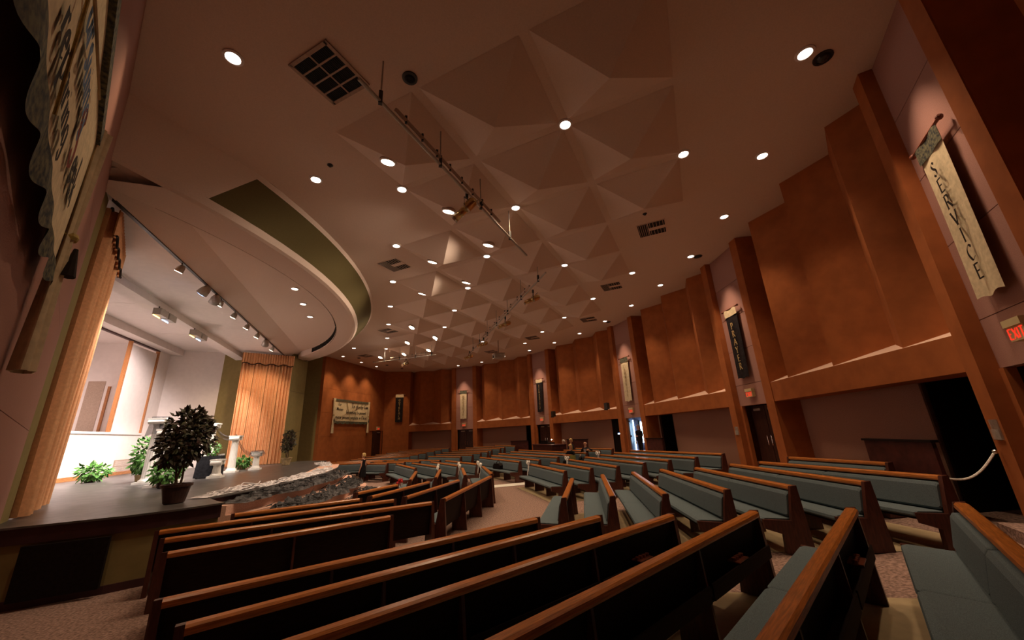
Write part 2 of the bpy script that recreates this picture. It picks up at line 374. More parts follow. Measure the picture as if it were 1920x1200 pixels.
def bay(A, B, teeth, openings=()):
    L = dist(A, B); n = 2*teeth
    D0 = .05; D1 = .68
    pts = []
    for k in range(n+1): pts.append((L*k/n, -D0 if k % 2 else -D1))
    for (xa, ya), (xb, yb) in zip(pts[:-1], pts[1:]):
        mb = MB(); t = .05
        mb.zprism([(xa, ya), (xb, yb), (xb, yb-t), (xa, ya-t)], 3.28, ZC); mb.obj('fold_panel', 'wall', wall_back, mw=frame(A, B))
    # sloping sill that rises to the folds, fascia below it
    mb = MB()
    for (xa, ya), (xb, yb) in zip(pts[:-1], pts[1:]):
        z = lambda y: 3.3+(-y-.02)*.36
        mb.add([(xa, -.02, 3.3), (xb, -.02, 3.3), (xb, yb, z(yb)), (xa, ya, z(ya))], [(0, 1, 2, 3)])
    mb.obj('ledge_sill', 'sill', wall_back, mw=frame(A, B))
    local_box('ledge_fascia', 'wall', A, B, 0, L, -.12, -.02, 2.74, 3.3, wall_back)
    local_box('ledge_soffit', 'wall', A, B, 0, L, -.75, -.12, 2.74, 2.80, wall_back)
    for xe in (-.06, L): local_box('bay_cheek', 'wall', A, B, xe, xe+.06, -.95, -.02, 0, ZC, wall_back)
    xs = 0
    for (o0, o1) in sorted(openings)+[(L, L)]:
        if o0 > xs: local_box('lower_panel', 'lower', A, B, xs, o0, -.78, -.70, 0, 2.76, wall_back); local_box('baseboard', 'rail_wood', A, B, xs, o0, -.70, -.68, floorz(*A)-.1, floorz(*A)+.2, wall_back)
        if o1 > o0:
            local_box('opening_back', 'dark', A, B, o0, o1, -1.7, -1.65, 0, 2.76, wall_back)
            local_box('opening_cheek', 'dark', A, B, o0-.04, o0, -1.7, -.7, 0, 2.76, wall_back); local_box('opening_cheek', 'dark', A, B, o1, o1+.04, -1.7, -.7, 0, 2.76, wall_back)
        xs = o1
bay(P[0][1], P[1][0], 3, [(.10, 1.75)])
bay(P[1][1], P[2][0], 3, [(4.9, 6.1)])
bay(P[2][1], P[3][0], 3, [(.12, 1.2)])
bay(P[3][1], P[4][0], 3, [(.15, 1.0)])
bay(P[4][1], (2.4, 18.7), 2)
bay((2.4, -18.7), P[0][0], 2)
wall_far = thing('wall_far', kind='structure'); tag(wall_far, 'rust orange wall carrying the Our Mission banner')
wall_near = thing('wall_near', kind='structure'); tag(wall_near, 'rust wall carrying the Pursuing banner')
def flat(A, B, parent, name='wall_panel', m='wall', z0=0, z1=ZC, t=.1, back=0): return local_box(name, m, A, B, 0, dist(A, B), -t-back, -back, z0, z1, parent)
FB, FA = (-.9, 17.45), (-4.1, 12.24)
flat((2.4, 18.7), (.2, 18.85), wall_far); flat((.2, 18.85), FB, wall_far, z0=2.92)
flat((.2, 18.85), FB, wall_far, z0=0, z1=2.93, back=.06)
def panelled(A, B, parent, m='wall'):
    L = dist(A, B); cuts = [0, 2.55, 4.2, 5.9, ZC]
    for a, b in zip(cuts[:-1], cuts[1:]): local_box('wall_panel', m, A, B, 0, L, -.1, 0, a+.004, b-.004, parent)
    local_box('wall_backing', m, A, B, 0, L, -.16, -.1, 0, ZC, parent)
panelled(FB, FA, wall_far)
NA, NB = (-5.72, -8.85), (-.86, -17.38)
panelled(NA, NB, wall_near, 'panel')
flat(mir(FB), (.2, -18.85), wall_near); flat((.2, -18.85), (2.4, -18.7), wall_near)
# stair recess on the far side of the stage
wall_stage = thing('wall_stage', kind='structure'); tag(wall_stage, 'walls around the stage, white behind and olive at the sides')
flat(FA, (-4.3, 12.3), wall_stage); flat((-4.2, 12.3), (-8.2, 12.5), wall_stage, m='olive'); flat((-8.2, 12.5), (-8.2, 9.2), wall_stage, m='olive')
MB().zprism([(-5.35, 7.98), (-4.85, 9.9), (-5.1, 10.1), (-8.2, 9.9), (-8.2, 9.6), (-5.7, 8.6)], 0, 7.6).obj('pier', 'olive', wall_stage)
for k, z in enumerate((2.9, 5.2)): MB().zprism([(-5.345, 7.98), (-4.845, 9.9), (-4.86, 9.91), (-5.36, 7.985)], z, z+.012).obj('panel_joint', 'fascia_dark', wall_stage)
MB().zprism([(-6.02, -8.22), (-5.76, -8.87), (-6.2, -9.2), (-8.2, -9.6), (-8.2, -8.4)], 0, 7.6).obj('pier', 'olive', wall_stage)
# wing walls
for s in (-1, 1):
    MB().zprism([(-9.25, s*9.1), (-7.6, s*8.4), (-7.6, s*9.2), (-9.25, s*9.4)], 0, 7.7).obj('wing_wall', 'olive', wall_stage)
    MB().zprism([(-11.75, s*8.5), (-9.2, s*9.1), (-9.2, s*9.25), (-11.75, s*8.7)], 0, 7.7).obj('splay_wall', 'stage_white', wall_stage)
# back wall of the stage with the wide window opening
XB = -11.65
mb = MB(); mb.box(XB-.2, XB, -8.7, 8.7, 0, 3.0); mb.obj('dado', 'stage_white', wall_stage)
mb = MB(); mb.box(XB-.2, XB, -8.7, 8.7, 7.3, 7.75); mb.obj('lintel', 'stage_white', wall_stage)
for s in (-1, 1): MB().box(XB-.2, XB, s*8.05-.65, s*8.05+.65, 3.0, 7.3).obj('pier', 'stage_white', wall_stage)
MB().box(XB, XB+.55, -8.6, 8.6, 7.3, 7.66).obj('cornice', 'stage_white', wall_stage)
MB().box(XB, XB+.06, -7.4, 7.4, 2.93, 3.02).obj('sill', 'stage_white', wall_stage)
for s in (-1, 1): MB().box(XB+.01, XB+.05, -8.6, 8.6, ZS, ZS+.16).obj('baseboard', 'trim_wood', wall_stage) if s > 0 else None
# room behind the window
MB().box(-15.3, -15.2, -9, 9, 2.5, 7.9).obj('alcove_back', 'stage_white', wall_stage)
MB().box(-15.2, XB-.2, -9, 9, 7.7, 7.8).obj('alcove_ceiling', 'stage_white', wall_stage)
MB().box(-15.2, XB-.2, -9, 9, 2.7, 2.8).obj('alcove_floor', 'stage_white', wall_stage)
MB().box(-15.2, XB-.2, 7.5, 7.6, 2.8, 7.7).obj('alcove_return', 'stage_white', wall_stage); MB().box(-15.2, XB-.2, -7.6, -7.5, 2.8, 7.7).obj('alcove_return', 'stage_white', wall_stage)
MB().box(-14.3, -13.62, 7.47, 7.5, 2.8, 5.66).obj('alcove_doorway', 'frame_beige', wall_stage)
MB().box(-13.47, -13.36, 7.45, 7.5, 2.8, 5.4).obj('alcove_door_edge', 'trim_wood', wall_stage)
win = thing('window_1', kind='structure'); tag(win, 'wide wood framed window opening above the stage')
MB().box(XB-.12, XB+.02, -7.4, 7.4, 7.24, 7.34).obj('head_track', 'fascia_dark', win)
for y in (4.9, 7.36, -7.36, -4.9): MB().box(XB-.12, XB+.01, y-.06, y+.06, 3.02, 7.26).obj('mullion', 'trim_wood', win)
for y0, y1 in ((4.96, 7.3), (-7.3, -4.96)): MB().box(XB-.09, XB-.05, y0, y1, 3.02, 7.12).obj('sliding_panel', 'stage_white', win)

# ------------------------------------------------------------------ doors
def leaf_door(name, A, B, x0, x1, z0, z1, back, double=True, label=None):
    d = thing(name, kind='structure'); d.matrix_world = frame(A, B); tag(d, label)
    n = 2 if double else 1
    for k in range(n):
        a = x0+(x1-x0)*k/n; b = x0+(x1-x0)*(k+1)/n
        lf = MB().box(a+.012, b-.012, -back-.05, -back, z0, z1).obj('door_leaf', 'door', d)
        hx = (b-.1 if k == 0 else a+.1) if double else b-.1
        MB().tube([(hx, -back+.05, z0+.85), (hx, -back+.05, z0+1.15)], .012).obj('handle', 'chrome', lf)
        MB().box(a+.15, a+.5, -back, -back+.06, z1-.16, z1-.09).obj('closer', 'grey_metal', lf)
    return d
leaf_door('door_1', *P[0], .48, 2.0, .72, 2.70, .46, label='dark double door under the SERVICE banner')
leaf_door('door_2', *P[1], .48, 1.95, .6, 2.70, .46, label='dark double door under the PRAYER banner')
leaf_door('door_4', *P[3], .48, 1.95, .6, 2.70, .46, label='dark double door under the STEWARDSHIP banner')
leaf_door('door_5', *P[4], .48, 2.0, .6, 2.70, .46, label='dark double door under the WORSHIP banner')
leaf_door('door_6', (.2, 18.85), FB, .3, 1.35, .7, 2.90, -.0, False, label='single dark door beside the Our Mission banner')
# open door and hallway behind the COMMUNITY portal
d3 = thing('door_3', kind='structure'); tag(d3, 'open door leaf lit by daylight under the COMMUNITY banner')
fr = frame(*P[2]); A, B = P[2]
d3.matrix_world = fr
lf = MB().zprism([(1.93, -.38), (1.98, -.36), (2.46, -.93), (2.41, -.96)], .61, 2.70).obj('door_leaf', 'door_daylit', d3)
MB().tube([(2.30, -.88, 1.4), (2.30, -.88, 1.8)], .012).obj('handle', 'chrome', lf)
for z in (.9, 1.7, 2.5): MB().box(1.90, 1.95, -.42, -.37, z, z+.1).obj('hinge', 'chrome', lf)
hall = thing('wall_hall', kind='structure'); tag(hall, 'daylit stone hallway beyond the open door')
hall.matrix_world = fr
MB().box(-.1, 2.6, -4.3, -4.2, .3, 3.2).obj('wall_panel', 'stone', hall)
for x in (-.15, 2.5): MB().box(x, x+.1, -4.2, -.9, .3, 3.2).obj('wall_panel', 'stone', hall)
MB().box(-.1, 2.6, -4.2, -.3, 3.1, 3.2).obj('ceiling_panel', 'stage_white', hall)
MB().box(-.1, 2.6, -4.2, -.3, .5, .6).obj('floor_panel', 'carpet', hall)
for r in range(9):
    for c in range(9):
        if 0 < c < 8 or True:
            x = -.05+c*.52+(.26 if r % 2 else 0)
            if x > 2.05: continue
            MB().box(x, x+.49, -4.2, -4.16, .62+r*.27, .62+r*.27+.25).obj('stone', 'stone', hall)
wn = thing('window_2', kind='structure'); tag(wn, 'bright daylit window at the end of the hallway'); wn.matrix_world = fr
MB().box(2.42, 2.48, -2.1, -1.45, 1.35, 2.5).obj('pane', 'daylight', wn)
for y in (-2.16, -1.45): MB().box(2.40, 2.5, y, y+.06, 1.29, 2.61).obj('window_frame', 'black_metal', wn)
MB().box(2.42, 2.48, -1.03, -.99, .65, 2.62).obj('side_light', 'daylight', wn)

# ------------------------------------------------------------------ stage
stage = thing('trim_stage', kind='structure'); stage.name = 'floor_stage'; tag(stage, 'dark raised stage floor with a rounded front')
front = lambda y: -1.75-15.5+math.sqrt(15.5**2-y*y)
pts = [(front(-7.9+15.8*k/24), -7.9+15.8*k/24) for k in range(25)]
SE = [(-2.95, -8.25), (-3.6, -8.72), (-4.15, -8.95), (-5.95, -9.25)]
base = [(XB, -8.7), (-8.2, -9.6), (-5.95, -9.25)]
outline = [(XB, -8.7)]+[(-8.2, -9.6)]+SE[::-1]+[(-3.2, -7.9)]+pts[1:-1]+[(-3.2, 7.9), (-2.95, 8.25), (-3.6, 8.9), (-4.6, 9.9), (-8.2, 9.9), (XB, 8.7)]
MB().zprism(outline, ZS-.03, ZS).obj('stage_deck', 'stage_floor', stage)
inner = [(x-.06, y*.995) for x, y in outline]
MB().zprism(inner, ZS-.26, ZS-.03).obj('stage_edge', 'fascia_dark', stage)
inner2 = [(x-.10, y*.99) for x, y in outline]
MB().zprism(inner2, .0, ZS-.26).obj('stage_front', 'olive', stage)
for a, b in zip(outline[2:5], outline[3:6]):
    pass
E0, E1 = (-5.95, -9.2), (-4.2, -8.92)
local_box('stage_opening', 'dark', E0, E1, .75, 1.72, -.1, -.02, .12, ZS-.28, stage)
MB().zprism([(x-.085, y*.992) for x, y in outline], .0, .12).obj('baseboard', 'fascia_dark', stage)
local_box('socket', 'stage_white', SE[1], SE[0], .35, .43, -.04, .0, .55, .68, stage)
# rounded steps down from the stage
st = thing('stage_steps', (-1.75, .9, 0), label='pink carpeted rounded steps leading up to the stage', cat='steps')
for k in range(5):
    o = .30*(k+1); ye = 1.05+.06*k; ysn = -7.2
    arc = [(front(ysn+(ye-ysn)*j/24)+o, ysn+(ye-ysn)*j/24) for j in range(25)]
    cap = [(front(ye)+o-o*(1-math.cos(PI/2*j/6)), ye+.55*math.sin(PI/2*j/6)) for j in range(1, 7)]
    poly = [(front(ysn)-.1, ysn)]+arc+cap+[(front(ye)-.1, ye+.55)]+[(front(ysn+(ye-ysn)*j/12)-.1, ysn+(ye-ysn)*j/12) for j in range(12, 0, -1)]
    MB().zprism([(x+1.75, y-.9) for x, y in poly], max(0, ZS-.188*(k+2)), ZS-.188*(k+1)).obj('step', 'step_pink', st)
MB().zprism([(x, y) for x, y in [(-.9, -2.9), (-.15, -2.6), (0, 0), (-.15, 2.4), (-.9, 2.6)]], ZS, ZS+.006).obj('landing_cloth', 'step_pink', st)
# heaps of tulle on the steps and the stage edge
def heap(name, line, wd, ht, m, label, seed, strands=14):
    """crumpled netting: a ridged sheet with loose strands curling over it"""
    rnd = random.Random(seed); L3 = [Vector(p) for p in catmull(line, 12)]; off = Vector((seed*7.3, seed*3.1, 0))
    t = thing(name, tuple(L3[len(L3)//2]), label=label, cat='netting', group='wedding netting on the stage steps'); o = L3[len(L3)//2]
    def at(a):
        q = a*(len(L3)-1); i = min(int(q), len(L3)-2); p = L3[i].lerp(L3[i+1], q-i)
        tt = L3[i+1]-L3[i]; tt.z = 0; tt.normalize(); return p, Vector((-tt.y, tt.x, 0))
    def f(a, b):
        p, nn = at(a); v = b*2-1; env = (1-v*v)**.4*min(1, 8*a, 8*(1-a)+.02)
        q = Vector((a*16, v*2.2, 0))+off
        r = abs(noise.noise(q))+.6*abs(noise.noise(q*2.3))+.4*abs(noise.noise(q*5.1))
        w_ = 1+.5*noise.noise(Vector((a*9, seed*1.7, 4)))
        return tuple(p-o+nn*(v*wd*w_+.08*noise.noise(q*3))+Vector((0, 0, .012+env*ht*1.5*r)))
    mb = MB(); mb.grid(f, 150, 22); mb.obj('sheet', m, t)
    mb = MB()
    for k in range(strands):
        a0 = rnd.uniform(.02, .9); pts = []
        for q in range(7):
            a = min(.99, a0+q*.02); b = .5+.45*math.sin(q*rnd.uniform(.5, 1.1)+k); v = Vector(f(a, b)); v.z += .02+.05*rnd.random(); pts.append(v)
        mb.tube(catmull(pts, 3), [.004+.012*math.sin(PI*min(1, c/18)) for c in range(len(catmull(pts, 3)))], 5)
    mb.obj('strand', m, t, kind='stuff')
    return t
def along(o, z, y0, y1, n=5): return [(front(y0+(y1-y0)*k/(n-1))+o, y0+(y1-y0)*k/(n-1), z) for k in range(n)]
heap('tulle_heap', along(.20, ZS-.18, -.3, -7.0), .34, .15, 'tulle_black', 'crumpled black tulle heaped along the top step', 3, 30)
heap('tulle_heap', along(.72, ZS-.54, -.1, -7.0), .36, .18, 'tulle_black', 'crumpled black tulle spilling down the middle steps', 4, 30)
heap('tulle_heap', along(1.24, .24, .1, -6.9), .36, .2, 'tulle_black', 'crumpled black tulle lying on the bottom step', 5, 30)
heap('tulle_heap', [(-2.05, 1.85, .95), (-1.72, 1.9, .72), (-1.35, 1.9, .42), (-.75, 1.85, .08)], .14, .12, 'tulle_black', 'black tulle rolled down the far end of the steps', 6)
heap('white_netting', along(-.28, ZS, .3, -7.2), .2, .07, 'tulle_white', 'white netting bunched along the front edge of the stage', 8)
heap('white_netting', [(-2.3, 2.0, ZS), (-2.5, 3.2, ZS), (-3.0, 4.6, ZS)], .2, .08, 'tulle_white', 'white netting bunched beside the far potted tree', 9)
heap('white_netting', [(-.05, 1.9, .02), (.1, 1.2, .02), (.12, .2, .02)], .14, .05, 'tulle_white', 'white netting strip at the foot of the steps', 10)

# stairs in the dark recess
sr = thing('recess_stairs', (-5.2, 11.0, 0), label='dark stairs with a sloping handrail in the recess', cat='stairs')
for k in range(6): MB().box(-.3*k-.3, -.3*k, -.9, .9, 0, .19*(k+1)).obj('step', 'carpet', sr)
MB().tube([(.1, -.8, 1.0), (-1.9, -.8, 2.2)], .03).obj('handrail', 'pew_wood', sr)
for k in (0, 1): MB().tube([(.05-1.7*k, -.8, .02+1.0*k), (.05-1.7*k, -.8, 1.05+1.0*k)], .02).obj('post', 'pew_wood', sr)

# ------------------------------------------------------------------ stage curtains
def curtain(a, b, z0, z1, folds, amp, label, val=True):
    c = thing('stage_curtain', (a[0], a[1], 0), label=label, cat='curtain'); L = dist(a, b); F = frame((0, 0), (b[0]-a[0], b[1]-a[1]))
    per = max(1, folds//4)
    for q in range(4):
        mb = MB(); n = per*8
        def f(u, v, q=q):
            x = L*(q+u)/4+(.01 if u == 0 else -.01 if u == 1 else 0); ph = (q+u)*per*2*PI
            return tuple(F @ Vector((x, amp*math.sin(ph)*(1+.3*math.sin(7*q+ph*.21))+.02*math.sin(3*v+q), z0+(z1-z0)*v)))
        mb.grid(f, n, 4); mb.obj('curtain_width', 'curtain', c, smooth=True)
    if val:
        mb = MB(); n = folds*8
        mb.grid(lambda u, v: tuple(F @ Vector((L*(u*1.02-.01), -.14+.035*math.sin(u*folds*2.6*PI), z1-.62+.62*v+(.05*math.sin(u*PI*8) if v == 0 else 0)))), n, 3)
        mb.obj('valance', 'curtain', c, smooth=True)
        MB().tube([tuple(F @ Vector((L*k/30, -.18, z1-.62+.05*math.sin(k/30*PI*8)))) for k in range(31)], .025, 5).obj('fringe', 'pew_wood', c)
    MB().tube([tuple(F @ Vector((0, 0, z1))), tuple(F @ Vector((L, 0, z1)))], .03).obj('rail', 'black_metal', c)
curtain((-7.7, 7.05), (-5.32, 7.92), ZS+.02, 7.24, 16, .07, 'peach pleated stage curtain with valance beside the far olive wall')
curtain((-5.98, -8.12), (-7.15, -5.55), ZS+.02, 7.24, 12, .10, 'peach pleated stage curtain hanging beside the Pursuing banner wall')

# ------------------------------------------------------------------ lamps
dl_ring = MB().lathe([(.15, 0), (.15, -.02), (.11, -.03), (.10, -.005)], n=20).mesh('trim_ring', 'stage_white')
dl_lens = MB().lathe([(.0, -.012), (.105, -.012), (.105, -.006), (0, -.006)], n=20).mesh('lens', 'lamp_glow')
ORD = ['first', 'second', 'third', 'fourth', 'fifth', 'sixth', 'seventh', 'eighth', 'ninth', 'tenth', 'eleventh', 'twelfth', 'thirteenth']
def downlight(x, y, z, e, label, aim=None, size=96, group='recessed ceiling downlights', blend=.7):
    t = thing('downlight', (x, y, z), label=label, cat='downlight', group=group)
    put('trim_ring', dl_ring, t); put('lens', dl_lens, t)
    spot(t, (x, y, z-.06), aim or (x, y, 0), e, size, blend, r=.12)
    return t
for j, ist in ((0, [-3, -2, -1, 0, 1, 2, 3]), (1, [-4, -3, -2, -1, 0, 1, 2]), (2, [-4, -2, 2, 4]), (3, [-2, -1, 0, 1, 2])):
    for n_, i in enumerate(ist): downlight(j*G, i*G, ZC, E_DOWN, '%s recessed downlight from the return grille end, %s pyramid row from the canopy' % (ORD[n_], ORD[j]))
for n_, (x, y) in enumerate([(6.43, -15.0), (8.11, -12.88), (9.48, -10.54), (10.57, -8.04), (11.42, -5.34), (11.86, -2.6), (12.05, .2), (11.93, 3.05), (11.35, 5.7), (10.5, 8.4), (9.2, 10.8), (8.0, 13.4), (6.3, 15.3)]):
    downlight(x*.985, y*.985, ZC, E_RING, '%s wall downlight counting from the SERVICE banner along the folded wall' % ORD[n_], size=78, blend=.8)
for x, y, l in [(-2.79, -11.9, 'lone round downlight beside the large ceiling return grille'), (-1.97, -8.99, 'round downlight beside the corner of the olive canopy fascia'), (-2.07, 9.2, 'round downlight by the far end of the canopy fascia'), (-2.96, 12.1, 'round downlight over the stair recess'), (-1.78, 14.3, 'round downlight washing the Our Mission banner wall'), (-.64, 16.1, 'round downlight in the corner by the Our Mission banner')]:
    downlight(x, y, ZC, E_RING*(1.0 if y > 10 else .8), l, group='downlights along the stage side of the ceiling')
for k, y in enumerate((-3.0, -1.3, .45)): downlight(-3.4, y, 7.60, 30, '%s small downlight in the canopy soffit from the SERVICE side' % ORD[k], group='canopy soffit downlights')
ov_lens = MB().lathe([(0, -.012), (.13, -.012), (.13, .0), (0, 0)], n=18).mesh('lens', 'lamp_star')
ov_ring = MB().lathe([(.17, .01), (.17, -.012), (.13, -.016), (.13, .01)], n=18).mesh('trim_ring', 'stage_white')
for x, y, w_ in [(1.2, 2.6, 'first canopy row'), (1.2, 5.85, 'second canopy row'), (1.2, 9.05, 'third canopy row'), (2.7, 4.35, 'inner back row'), (2.7, 7.55, 'outer back row'), (-.35, 10.5, 'canopy corner')]:
    for s in (-1, 1):
        yy = s*y
        dep = max([0]+[.5*(1-(abs(x-cx)+abs(yy-cy))/1.4) for cx, cy in cells]); zl = ZC-dep-.03
        t = thing('aimed_ceiling_lamp', (x, yy, zl), label='oval aimed lamp in a pyramid face, %s, %s side' % (w_, 'WORSHIP' if s > 0 else 'SERVICE'), cat='ceiling lamp', group='aimed stage lamps in the pyramids')
        t.rotation_euler = (0, .35, math.radians(-45 if s < 0 else 45)); t.scale = (1.3, .9, 1)
        put('lens', ov_lens, t, loc=(0, 0, -.01)); put('trim_ring', ov_ring, t, loc=(0, 0, -.01)); MB().lathe([(.17, 0), (.16, .12), (.1, .14)], n=14).obj('can', 'frame_beige', t)
        spot(None, (x-.05, yy, zl-.10), (-6.5, yy*.25, 1.8), E_AIM, 104 if x > 0 else 66, .9, (1, .80, .62), .1)
# accent lamps that light the banners
for i, (A, B) in enumerate(P):
    f = frame(A, B); L = dist(A, B)
    p = f @ Vector((L*.54, .62, ZC)); q = f @ Vector((L*.54, -.2, 3.4))
    t = thing('accent_lamp', tuple(p), label='dark adjustable eyeball lamp in the ceiling before the %s banner' % WORDS[i], cat='ceiling lamp')
    MB().lathe([(.15, 0), (.15, -.02), (.11, -.02), (.11, -.005)], n=18).obj('trim_ring', 'black_metal', t)
    MB().ball((0, 0, 0), (.1, .1, .07)).obj('eyeball', 'black_metal', t)
    spot(t, tuple(p-Vector((0, 0, .08))), tuple(q), E_PORTAL, 52, .9, (1, .72, .52), .05)
for (x, y), (ax, ay) in (((-.8, 14.1), (-2.2, 15.2)), ((-1.9, 12.6), (-3.4, 13.4)), ((.2, 15.4), (-1.2, 16.8)), ((1.5, 17.0), (1.5, 18.7))):
    t = thing('accent_lamp', (x, y, ZC), label='dark adjustable eyeball lamp near the '+('OUTREACH banner' if x > 1 else 'Our Mission banner wall'), cat='ceiling lamp', group='eyeball lamps by the Our Mission wall')
    MB().lathe([(.13, 0), (.13, -.02), (.09, -.02), (.09, -.005)], n=16).obj('trim_ring', 'black_metal', t)
    MB().ball((0, 0, 0), (.08, .08, .06)).obj('eyeball', 'black_metal', t)
    spot(t, (x, y, ZC-.08), (ax, ay, 4.2), E_PORTAL*.55, 40, .6, (1, .66, .38), .05)
t = thing('accent_lamp', (-.2, -14.2, ZC), label='dark eyeball lamp in the ceiling lighting the Pursuing banner', cat='ceiling lamp')
MB().lathe([(.13, 0), (.13, -.02), (.09, -.02), (.09, -.005)], n=16).obj('trim_ring', 'black_metal', t); MB().ball((0, 0, 0), (.08, .08, .06)).obj('eyeball', 'black_metal', t)
spot(t, (-.2, -14.2, ZC-.08), (-2.2, -15.0, 4.3), 120, 50, .7, (1, .72, .48), .05)

# lamps on the stage track
def track_lamp(y, m, aim, e, col, label, big=False):
    t = thing('track_lamp', (-5.82, y, 7.26), label=label, cat='stage lamp', group=None if big else 'small lamps on the stage track')
    d = (Vector(aim)-Vector((-5.82, y, 7.1))).normalized(); s = 1.5 if big else 1
    MB().tube([(0, 0, 0), (0, 0, -.1)], .015).obj('stem', 'black_metal', t)
    c = Vector((0, 0, -.16))
    MB().tube([c-d*.1*s, c-d*.02, c+d*.12*s], [.05*s, .09*s, .11*s], 14).obj('housing', 'grey_metal', t, smooth=True)
    MB().tube([c+d*.121*s, c+d*.125*s], .095*s, 14).obj('lens', m, t)
    spot(t, tuple(Vector((-5.82, y, 7.26))+c+d*.2*s), aim, e, 75, .6, col, .08)
WHT = (1, .87, .80)
for k, (y, l) in enumerate([(-5.3, 'lone small track lamp above the near curtain side of the stage'), (-2.3, None), (-.85, None), (.75, None), (2.3, None), (5.1, None)]):
    track_lamp(y, 'lamp_star', (-8.6, y+.8, 1.6), E_TRACK, WHT, l or '%s small glowing lamp on the stage track from the near curtain' % ORD[k])
track_lamp(-3.6, 'lamp_blue', (-10, -2, 2), 60, (.5, .65, 1), 'large floodlight with a blue rim hanging from the stage track', True)
track_lamp(-2.75, 'lamp_glow', (-9, 2, 2), E_TRACK*.8, WHT, 'large glowing floodlight with blue and amber glare on the track', True)
track_lamp(3.7, 'lamp_glow', (-7, 7.5, 3.4), E_TRACK*.5, (1, .75, .5), 'boxy floodlight at the curtain end of the stage track', True)
for y, l in ((-1.0, 'twin boxed floodlights on the stage beam facing the window'), (1.9, 'twin boxed floodlights on the stage beam near the curtain')):
    t = thing('strip_light', (-7.95, y, 7.1), label=l, cat='stage lamp')
    for k in (0, 1):
        h = MB().box(-.12, .12, -.5+k*.62, .02+k*.62, -.30, -.06).obj('housing', 'grey_metal', t)
        MB().box(-.115, -.1, -.46+k*.62, -.02+k*.62, -.32, -.28).obj('lens', 'lamp_blue' if k else 'lamp_amber', h)
        for yy in (-.42, -.06): MB().box(-.015, .015, yy+k*.62, yy+.03+k*.62, -.06, .02).obj('hanger', 'black_metal', h)
    spot(t, (-8.12, y+.1, 6.72), (XB, y+1.6, 3.6), E_FLOOD, 100, .5, (1, .84, .82), .15)

# ------------------------------------------------------------------ ceiling grilles, speakers, bars
def grille(x, y, rz, sx, sy, cells, label, group=None, z=ZC):
    t = thing('air_grille', (x, y, z), rz, label=label, cat='air grille', group=group)
    MB().box(-sx, sx, -sy, sy, -.012, -.004).obj('backing', 'grille', t)
    for a in (-1, 1):
        MB().box(-sx-.03, sx+.03, a*sy-.03, a*sy+.03, -.03, -.003).obj('frame', 'frame_beige', t); MB().box(a*sx-.03, a*sx+.03, -sy, sy, -.03, -.003).obj('frame', 'frame_beige', t)
    for k in range(1, cells[0]): q = -sx+2*sx*k/cells[0]; MB().box(q-.015, q+.015, -sy, sy, -.028, -.005).obj('bar', 'frame_beige', t)
    for k in range(1, cells[1]): q = -sy+2*sy*k/cells[1]; MB().box(-sx, sx, q-.015, q+.015, -.027, -.005).obj('bar', 'frame_beige', t)
    mb = MB()
    for k in range(24): q = -sy+2*sy*(k+.5)/24; mb.box(-sx, sx, q-.004, q+.004, -.024, -.012)
    mb.obj('louvre', 'black_metal', t, kind='stuff')
    return t
grille(-1.35, -12.02, math.radians(45), .42, .42, (4, 2), 'large eight cell ceiling return grille above the near lighting bar')
def diffuser(x, y, label):
    t = thing('ceiling_diffuser', (x, y, ZC), math.radians(45), label=label, cat='air grille', group='three sided ceiling diffusers')
    MB().box(-.42, .42, -.42, .42, -.02, -.003).obj('plate', 'ceiling', t)
    for a, b, c, e in ((-.4, .4, .1, .4), (-.4, -.1, -.4, .08), (.1, .4, -.4, .08)):
        p = MB().box(a, b, c, e, -.026, -.018).obj('slot', 'grille', t)
        mb = MB()
        for k in range(5):
            q = c+(e-c)*(k+.5)/5; mb.box(a, b, q-.008, q+.008, -.034, -.024)
        mb.obj('vane', 'frame_beige', p, kind='stuff')
for x, y in [(7.62, -9.2), (9.15, -4.6), (10.72, .1), (9.1, 4.6), (7.55, 9.1), (0, -4.6), (0, 4.45), (-1.4, 11.7)]: diffuser(x, y, 'square three slot ceiling diffuser '+{7.62: 'by the PRAYER end pyramids', 9.15: 'between the PRAYER and COMMUNITY banners', 10.72: 'before the COMMUNITY banner', 9.1: 'between the COMMUNITY and STEWARDSHIP banners', 7.55: 'before the STEWARDSHIP banner', -1.4: 'above the Our Mission banner'}.get(x, 'beside the canopy on the %s side' % ('WORSHIP' if y > 0 else 'SERVICE')))
for x, y, l in [(-.05, -12.35, 'round dark ceiling speaker beside the first pyramid')]:
    t = thing('ceiling_speaker', (x+.0, y, ZC), label=l, cat='speaker')
    MB().lathe([(.13, 0), (.13, -.025), (.1, -.03), (.0, -.02)], n=20).obj('rim', 'black_metal', t); MB().lathe([(.09, -.031), (.06, -.05), (0, -.04)], n=16).obj('cone', 'grille', t)
for x, y, l in [(.75, -11.0, 'small black sensor on a ceiling strip'), (6.85, -9.85, 'small sprinkler head by the ceiling diffuser'), (-1.6, -9.6, 'small dark disc on the flat ceiling near the canopy')]:
    t = thing('ceiling_sensor', (x, y, ZC), label=l, cat='sensor')
    MB().lathe([(.05, 0), (.05, -.02), (.025, -.05), (.0, -.055)], n=14).obj('body', 'black_metal', t); MB().lathe([(.065, 0), (.065, -.008), (.0, -.008)], n=14).obj('plate', 'black_metal', t)
